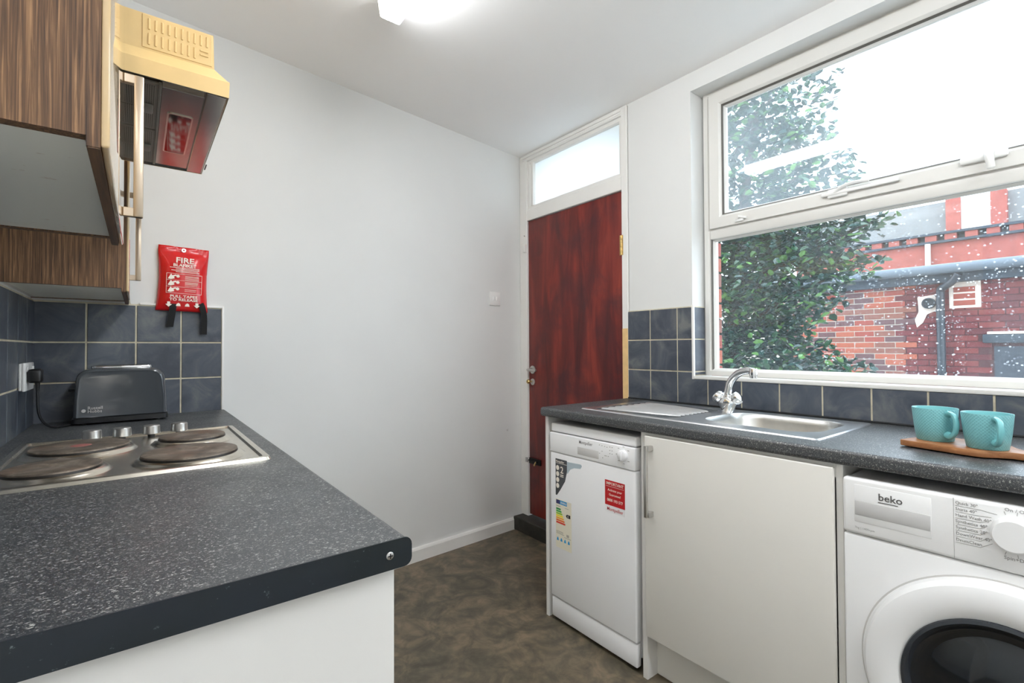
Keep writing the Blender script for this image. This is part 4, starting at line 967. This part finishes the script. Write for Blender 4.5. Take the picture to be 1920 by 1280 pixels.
# holly tree outside the left half of the window
ht = root('holly_tree', 'dense glossy green holly tree close outside the window', 'tree', (4.25, 2.2, -.1))
M['bark'] = mat('grey_bark', S(84, 72, 62), .9, var=.25, vscale=20, bump=.4)
mk('trunk', tube(nb(), catmull([(4.25, 2.3, -.1), (4.22, 2.28, .8), (4.28, 2.2, 1.6), (4.2, 2.1, 2.4), (4.25, 2.0, 3.2)], 4), [.09-.004*i for i in range(17)], 10), M['bark'], ht, True)
LEAF = [mat('holly_leaf_deep', S(18, 52, 38), .28, coat=.2), mat('holly_leaf_mid', S(36, 82, 48), .28, coat=.2), mat('holly_leaf_light', S(100, 150, 74), .3, coat=.2), mat('holly_leaf_blue', S(30, 66, 60), .25, coat=.3)]
blobs = [((4.30, 2.55, 1.45), (.75, .85, .95), 2600), ((4.25, 2.35, 2.55), (.72, .75, .95), 2300), ((4.05, 1.75, 1.75), (.50, .50, .52), 1250), ((4.10, 1.52, 1.98), (.38, .34, .24), 380),
         ((4.2, 1.62, 2.55), (.45, .36, .42), 460), ((4.05, 1.95, 1.02), (.48, .62, .34), 900), ((3.95, 1.45, .98), (.25, .36, .12), 150), ((4.0, 1.22, 1.72), (.16, .18, .10), 45), ((4.0, 1.12, 2.02), (.14, .16, .08), 30), ((4.2, 1.85, 3.25), (.5, .5, .4), 420), ((4.3, 3.3, 2.0), (.6, .6, 1.2), 1000)]
branch_ends = [b[0] for b in blobs[2:]]
for p in branch_ends:
    s0 = V((4.24, 2.22, max(.5, p[2]-.45))); e0 = V(p)
    mk('branch', tube(nb(), catmull([s0, s0.lerp(e0, .5)+V((-.05, 0, .06)), e0], 4), [.026, .024, .022, .019, .016, .014, .012, .010, .007], 6), M['bark'], ht, True)
rl = random.Random(11)
pts = []
for c, rad, n in blobs:
    for _ in range(int(n*1.7)):
        while True:
            p = V((rl.uniform(-1, 1), rl.uniform(-1, 1), rl.uniform(-1, 1))); l_ = p.length
            if l_ < 1 and rl.random() < .25+.75*l_: break
        pts.append(V((c[0]+p.x*rad[0], c[1]+p.y*rad[1], c[2]+p.z*rad[2])))
def leaf_shape():
    L = .064; w = .021; out = [(0, 0, 0), (L*.3, w, .005), (L*.7, w*.85, .006), (L, 0, 0), (L*.7, -w*.85, .006), (L*.3, -w, .005), (L*.35, 0, -.003), (L*.7, 0, -.002)]
    return out, [(0, 6, 1), (1, 6, 7, 2), (2, 7, 3), (0, 5, 6), (5, 4, 7, 6), (4, 3, 7)]
lv, lfc = leaf_shape()
lmesh = []
for m in LEAF:
    me = bpy.data.meshes.new('leaf'); me.from_pydata(lv, [], lfc); me.materials.append(m); lmesh.append(me)
camp = V((0, 0, CAMZ)); pts.sort(key=lambda p: (p-camp).length)
front = [p for p in pts if .95 < p.y and .8 < p.z < 3.3 and p.y < 2.9][:300]
fset = {id(p) for p in front}
def leafrot():
    return (rl.uniform(-.9, .9), rl.uniform(-.9, .7), rl.uniform(0, 6.28))
def pick(): return rl.choices(range(4), (4, 4, 1.4, 3))[0]
for p in front:
    link('leaf', lmesh[pick()], p, ht, rot=leafrot())
vv, ff, mi = [], [], []
from mathutils import Euler
for p in pts:
    if id(p) in fset: continue
    m3 = Euler(leafrot()).to_matrix(); b = len(vv); sc_l = rl.uniform(.8, 1.25)
    vv += [tuple(p+sc_l*(m3 @ V(q))) for q in lv]; mm = pick()
    for q in lfc: ff.append(tuple(b+i for i in q)); mi.append(mm)
me = bpy.data.meshes.new('foliage'); me.from_pydata([(x-4.25, y-2.2, z+.1) for x, y, z in vv], [], ff)
for m in LEAF: me.materials.append(m)
me.polygons.foreach_set('material_index', mi)
fo = link('foliage', me, (4.25, 2.2, -.1), ht); fo['kind'] = 'stuff'
